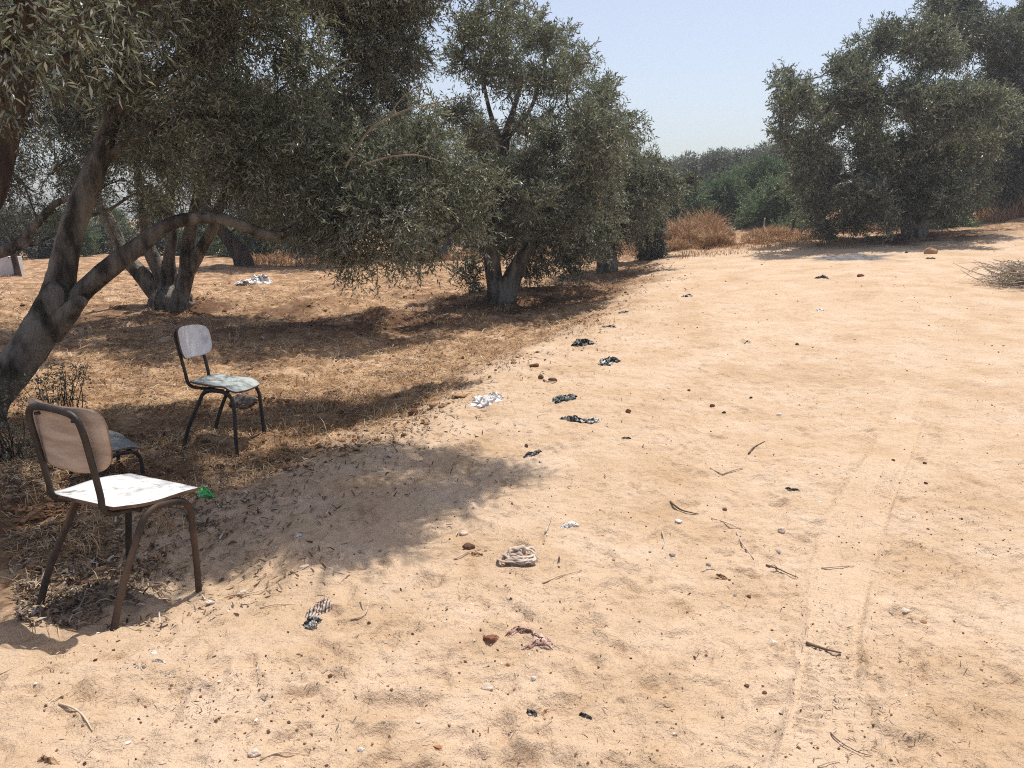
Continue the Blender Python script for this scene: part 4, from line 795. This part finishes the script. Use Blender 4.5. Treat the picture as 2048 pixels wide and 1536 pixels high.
# beige cloth: a heap of rolled folds
def heap(px, py, w_px, h, mat, label):
    p = gp(px, py); r_ = w_px/2/(F/p[1]); t = thing('cloth_heap', p, label, 'cloth'); q = rs(5)
    nr, na = 46, 120; RR, AA = np.meshgrid(np.linspace(0, 1, nr), np.linspace(0, 6.2832, na, endpoint=False), indexing='ij')
    cx, cy = RR*np.cos(AA), RR*np.sin(AA); wr = RR*(1+.12*np.sin(3*AA+1)+.08*np.sin(5*AA)+.1*fbm(cx, cy, .4, 2, 3))
    ph = 15*(cx*.35+cy*.9)+4.2*fbm(cx+4, cy, .8, 2, 4)*2+3*np.sin(2*AA)*RR; fo = np.abs(np.sin(ph))**.8
    ring = np.exp(-((RR-.78)/.16)**2)
    z = h*np.clip(1-RR**5, 0, 1)*(.3+.45*fo+.55*ring*(.6+.5*np.sin(AA*4+RR*3))+.3*fbm(cx, cy, .3, 3, 6))*.6
    V = np.stack([wr*np.cos(AA)*r_*.72+.02*r_*np.cos(ph), wr*np.sin(AA)*r_*.6, z-.006], -1).reshape(-1, 3); ix = np.arange(nr*na).reshape(nr, na)
    Ff = np.stack([ix[:-1], ix[1:], np.roll(ix[1:], -1, 1), np.roll(ix[:-1], -1, 1)], -1).reshape(-1, 4)
    link('cloth_body', npmesh('cloth_body', V, Ff, None, True), M[mat], t)
    for k_ in range(17):                                  # rolled folds winding over the heap
        a0 = q.uniform(0, 6.28); sp = q.uniform(1.2, 2.6); rr0 = q.uniform(.4, 1.0); pts = []; rad = []
        for j in range(8):
            a_ = a0+sp*j/7; ra = (rr0*(1-.25*j/7)+.08*math.sin(j*1.3+k_))*r_; hh_ = h*(1.15-rr0*.7)*(1 if 0 < j < 7 else .4)*q.uniform(.8, 1.1)
            pts.append((ra*math.cos(a_), ra*math.sin(a_)*.85, hh_)); rad.append(r_*q.uniform(.05, .085)*(1 if 0 < j < 7 else .45))
        MB().tube(pts, rad, 9, 4, .16, k_, oval=.55).build('fold', M[mat], t)
    return t
heap(1041, 1122, 108, .055, 'beige', 'beige cloth crumpled in a round heap on the sand')
W_ = 'rags strewn along the edge of the sand'
crumple([(943, 812), (960, 806), (985, 800), (997, 793)], 34, .075, 'plastic', 'crumpled white plastic bag next to the flat tan stone', 'plastic_bag', 'bag', 1, folds=2, ragged=.4)
crumple([(1143, 692), (1160, 690), (1187, 688)], 20, .08, 'camo', 'dark grey rag, largest of the row, at the foot of the shaded straw', 'rag', 'rag', 2, ragged=.75)
crumple([(1198, 731), (1215, 726), (1236, 724)], 17, .07, 'bw', 'white and black rag lying on the sand below the dark grey one', 'rag', 'rag', 3, ragged=.5)
crumple([(1108, 806), (1130, 798), (1152, 794)], 24, .06, 'camo', 'dark torn rag with raised corners right of the white plastic bag', 'rag', 'rag', 4, ragged=.8)
crumple([(1118, 836), (1145, 842), (1175, 846), (1203, 840)], 22, .045, 'bw', 'long tattered black and grey rag, widest of the row', 'rag', 'rag', 5, ragged=.8)
crumple([(1243, 878), (1262, 877)], 10, .02, 'black', 'small flat blackish green scrap right of the long tattered rag', 'scrap', 'scrap', 6, ragged=.6)
crumple([(1045, 917), (1065, 912), (1087, 905)], 12, .025, 'black', 'thin black rag at the tip of the long shadow', 'rag', 'rag', 7, ragged=.6)
crumple([(1203, 655), (1217, 654), (1233, 655)], 9, .03, 'black', 'low black rag at the corner of the middle olive shade', 'rag', 'rag', 8, ragged=.5)
crumple([(1236, 627), (1258, 626)], 7, .03, 'black', 'farthest black rag, beside the right tip of the olive shade', 'rag', 'rag', 9, ragged=.5)
crumple([(1628, 557), (1645, 556), (1658, 558)], 6, .06, 'black', 'flat black rag on open sand left of the reddish stone', 'rag', 'rag', 10, ragged=.4)
crumple([(1852, 518), (1870, 518)], 6, .06, 'black', 'black rag in front of the tan rock', 'rag', 'rag', 11, ragged=.4)
crumple([(610, 1252), (628, 1244), (640, 1240)], 30, .03, 'bw', 'small black and white rag tucked under the striped one', 'rag', 'rag', 12, ragged=.5)
crumple([(612, 1236), (635, 1224), (652, 1214), (664, 1204)], 22, .035, 'stripe', 'striped beige rag with a pointed end in the left foreground', 'rag', 'rag', 13, ragged=.2, folds=1.5)
crumple([(1008, 1272), (1040, 1262), (1075, 1275), (1100, 1290)], 26, .028, 'pinkrag', 'pinkish torn rag spread in the foreground beside the red brown stone', 'rag', 'rag', 14, ragged=.9, folds=4)
crumple([(1040, 1300), (1075, 1288), (1108, 1300)], 12, .02, 'pinkrag', 'short pinkish strip below the larger pinkish rag', 'rag', 'rag', 15, ragged=.7)
crumple([(1120, 1056), (1140, 1052), (1157, 1048)], 20, .03, 'plastic', 'crumpled white plastic above the beige cloth', 'plastic_scrap', 'plastic scrap', 16, ragged=.5)
crumple([(396, 986), (410, 990), (430, 998)], 20, .055, 'greenp', 'bright green plastic piece on the ground behind the near chair seat', 'plastic_bottle_scrap', 'plastic scrap', 17, ragged=.1, folds=1)
crumple([(472, 570), (505, 568), (545, 567)], 26, .24, 'plastic', 'large dirty white sack lying behind the five stemmed olive', 'sack', 'sack', 18, ragged=.2)
crumple([(1366, 594), (1382, 592)], 9, .06, 'bw', 'small white and black litter on the far sand', 'litter_scrap', 'litter', 19, ragged=.4)
crumple([(1630, 622), (1648, 621)], 6, .03, 'plastic', 'small white scrap on the far open sand', 'litter_scrap', 'litter', 20, ragged=.3)
crumple([(1537, 1284), (1557, 1284)], 15, .010, 'plastic', 'bright white square chip in the right foreground', 'litter_scrap', 'litter', 21, ragged=.1, folds=.5)
crumple([(1628, 1003), (1645, 1002)], 9, .012, 'plastic', 'bluish white scrap beside the ribbed tyre print', 'litter_scrap', 'litter', 22, ragged=.3)
crumple([(1462, 469), (1476, 469)], 5, .1, 'plastic', 'white litter where the footpath enters the tall grass', 'litter_scrap', 'litter', 23, ragged=.3)
crumple([(1570, 978), (1600, 981)], 6, .02, 'black', 'dark curled scrap with a pale tip above the bluish white scrap', 'litter_scrap', 'litter', 24, ragged=.3)
crumple([(1488, 688), (1500, 686)], 6, .03, 'bw', 'grey scrap high on the middle sand', 'litter_scrap', 'litter', 25, ragged=.3)
crumple([(930, 1066), (960, 1112)], 0.1, .001, 'dryleaf', 'x', 'x', 'x', 1) if False else None
crumple([(940, 1108), (965, 1112)], 14, .022, 'dryleaf', 'curled brown leaf between the oblong stone and the beige cloth', 'dead_leaf', 'leaf', 26, ragged=.1, folds=1)
crumple([(1430, 1152), (1455, 1160)], 12, .022, 'dryleaf', 'curled tan brown leaf in the middle right sand', 'dead_leaf', 'leaf', 27, ragged=.1, folds=.8)
crumple([(1395, 1145), (1435, 1142)], 5, .012, 'paleleaf', 'thin half white leaf above the curled tan brown leaf', 'dead_leaf', 'leaf', 28, ragged=.1, folds=.8)
crumple([(268, 1336), (295, 1330)], 10, .02, 'paleleaf', 'arched pale leaf in the left foreground casting a dark shadow', 'dead_leaf', 'leaf', 29, ragged=.05, folds=.7)
crumple([(303, 1320), (332, 1328)], 8, .018, 'paleleaf', 'pale leaf with a dark tail right of the arched one', 'dead_leaf', 'leaf', 30, ragged=.05, folds=.7)
crumple([(325, 1356), (342, 1348)], 8, .012, 'paleleaf', 'bleached leaf below the pair of pale leaves', 'dead_leaf', 'leaf', 31, ragged=.05, folds=.6)
crumple([(75, 1518), (118, 1530)], 12, .025, 'dryleaf', 'curled brown leaf at the bottom left corner', 'dead_leaf', 'leaf', 32, ragged=.1, folds=.8)
crumple([(300, 1305), (312, 1308)], 12, .012, 'plastic', 'small white flake left of the pale leaves', 'litter_scrap', 'litter', 33, ragged=.3)
crumple([(590, 1076), (604, 1070)], 12, .02, 'plastic', 'white scrap at the shadow edge left of the shadow tip', 'litter_scrap', 'litter', 34, ragged=.6)
crumple([(930, 1208), (952, 1207)], 9, .008, 'plastic', 'thin white chip below the beige cloth', 'litter_scrap', 'litter', 35, ragged=.1, folds=.5)
crumple([(960, 970), (985, 974)], 0.1, .001, 'dryleaf', 'x', 'x', 'x', 1) if False else None
crumple([(770, 1460), (780, 1442)], 9, .008, 'paleleaf', 'oval pale leaf in the foreground hollow', 'dead_leaf', 'leaf', 36, ragged=.0, folds=.4)
crumple([(1082, 1438), (1100, 1420)], 8, .010, 'dryleaf', 'tan leaf in the hollow at the bottom centre', 'dead_leaf', 'leaf', 37, ragged=.05, folds=.5)
crumple([(1052, 1425), (1075, 1430)], 10, .02, 'bw', 'small brown and white scrap in the bottom centre hollow', 'litter_scrap', 'litter', 38, ragged=.4)
crumple([(1155, 1432), (1185, 1438)], 8, .018, 'camo', 'dark torn scrap with a white end at the bottom centre', 'litter_scrap', 'litter', 39, ragged=.7)

# ------------------------------------------------------------------ heap of cut branches, posts, block, suckers
p = gp(2010, 572); t = thing('brush_pile', p, 'pile of dry cut branches at the right edge of the sand', 'branch pile'); q = rs(9)
mb = MB()
for k_ in range(170):
    a_ = q.rand()*6.28; r0 = q.rand()**.6*.75; s0 = np.array([.55+r0*math.cos(a_)*1.0, r0*math.sin(a_)*.7, q.rand()*.42*(1-r0*.5)])
    ang = math.pi+q.randn()*.8; L_ = q.uniform(.3, 1.0); e = s0+np.array([math.cos(ang)*L_*.8, math.sin(ang)*L_*.6, q.uniform(-.12, .22)]); e[2] = max(e[2], .01); m_ = (s0+e)/2+q.randn(3)*.05; m_[2] = max(m_[2], .02)
    mb.tube([s0, m_, e], [.011*q.uniform(.5, 1), .007, .003], 5, 3, .1, k_, cap=False)
mb.build('cut_branches', M['stick_grey'], t)
me, _a, _b = crown_mesh('dry_leaves', [((.55, .05, .12), .34), ((.2, 0, .08), .25), ((.85, .1, .2), .34), ((-.1, 0, .03), .16), ((1.2, 0, .25), .4)], 420, (.05, .012), 13, droop=.2, twigL=.3)
link('dry_leaves', me, [M['olive'], M['stick_grey']], t)
mb = MB(); mb.tube([(.25, -.3, .02), (.32, -.28, .25), (.42, -.2, .5)], [.016, .014, .01], 7, 3, .05); mb.tube([(.25, -.3, .02), (.08, -.26, .2), (.04, -.24, .4)], [.014, .012, .008], 7, 3, .05); mb.build('bare_branch', M['stick_grey'], t)
p = gp(1580, 472); mb = MB(); mb.tube([(0, 0, -.1), (.08, 0, .35), (.15, 0, .62)], [.05, .045, .04], 8, 2, .05); o = mb.build('fence_post', M['bark_dark']); o.location = p; tag(o, 'short dark wooden post leaning right before the thicket', 'post')
p = gp(1527, 470); mb = MB(); mb.tube([(0, 0, -.1), (.0, 0, .35), (.01, 0, .6)], [.03, .03, .025], 8, 2, .03); o = mb.build('fence_post', M['stick_grey']); o.location = p; tag(o, 'thin grey upright post left of the leaning dark one', 'post')
import bmesh
def boxobj(name, dims, loc, rz, mat, label, cat, bev=.01):
    bm = bmesh.new(); bmesh.ops.create_cube(bm, size=1); [setattr(v, 'co', Vector((v.co.x*dims[0], v.co.y*dims[1], v.co.z*dims[2]))) for v in bm.verts]
    bmesh.ops.bevel(bm, geom=bm.edges[:], offset=bev, segments=2, affect='EDGES'); me = bpy.data.meshes.new(name); bm.to_mesh(me); bm.free()
    o = link(name, me, mat); o.location = loc; o.rotation_euler.z = rz; return tag(o, label, cat)
M['whitewash'] = simple('whitewash', (.52, .50, .50), (.66, .65, .66), 4, .9, .3, 20)
p = gp(31, 553); boxobj('concrete_block', (1.6, .35, .62), (p[0]-.80, p[1]+.2, p[2]+.24), R(8), M['whitewash'], 'low whitewashed concrete block at the far left edge', 'block', .015)
p = gp(37, 553); mb = MB(); mb.tube([(0, 0, -.1), (-.05, 0, .5), (-.18, 0, 1.15)], [.10, .085, .07], 9, 3, .08); o = mb.build('wooden_post', M['bark_dark']); o.location = p; tag(o, 'dark weathered post standing against the white block', 'post')
# summer haze: a closed box of thin even air round everything
m = bpy.data.materials.new('thin_haze'); m.use_nodes = True; n = m.node_tree; n.nodes.clear()
out = n.nodes.new('ShaderNodeOutputMaterial'); pv = N(n, 'ShaderNodeVolumePrincipled', Density=HAZE, Color=(.9, .93, 1, 1), Anisotropy=.2); n.links.new(pv.outputs[0], out.inputs['Volume'])
if HAZE: tag(boxobj('haze', (640, 520, 26), (0, 195, 7), 0, m, None, None, .001), kind='stuff')
# suckers at the trunk foot
def sprout(label, cs, D, seed, n_=9, dens=260, leaf=(.028, .012)):
    base = np.array([P(cs[0][0], 800, D)[0], D, 0]); base[2] = G(base[0], D); t = thing('olive_shoots', base, label, 'shoots', 'leafy shoots near the near trunk')
    cc = [(q_-base, r_) for q_, r_ in cl(D, *cs)]; me, _a, _b = crown_mesh('leaves', cc, dens, leaf, seed, droop=.05, twigL=.14, K=8); link('leaves', me, [M['olive'], M['bark_dark']], t)
    mb = MB(); q = rs(seed)
    for k_ in range(n_):
        c_, r_ = cc[k_ % len(cc)]; e = c_+q.randn(3)*r_*.6; mb.tube([np.array([q.randn()*.05, 0, -.02]), e*.5+q.randn(3)*.03, e], [.006, .004, .0015], 5, 3)
    mb.build('stems', M['bark_dark'], t)
sprout('dark small leaved shoots growing at the foot of the smooth leaning trunk', [(120, 750, .14), (80, 760, .12), (160, 740, .10), (100, 790, .12), (60, 800, .12), (140, 780, .1)], 6.0, 301, 24)
sprout('dense dark shoots at the left edge behind the near chair', [(10, 850, .16), (-20, 900, .2), (30, 900, .12), (0, 800, .14), (15, 950, .1)], 5.3, 302, 20, 420)
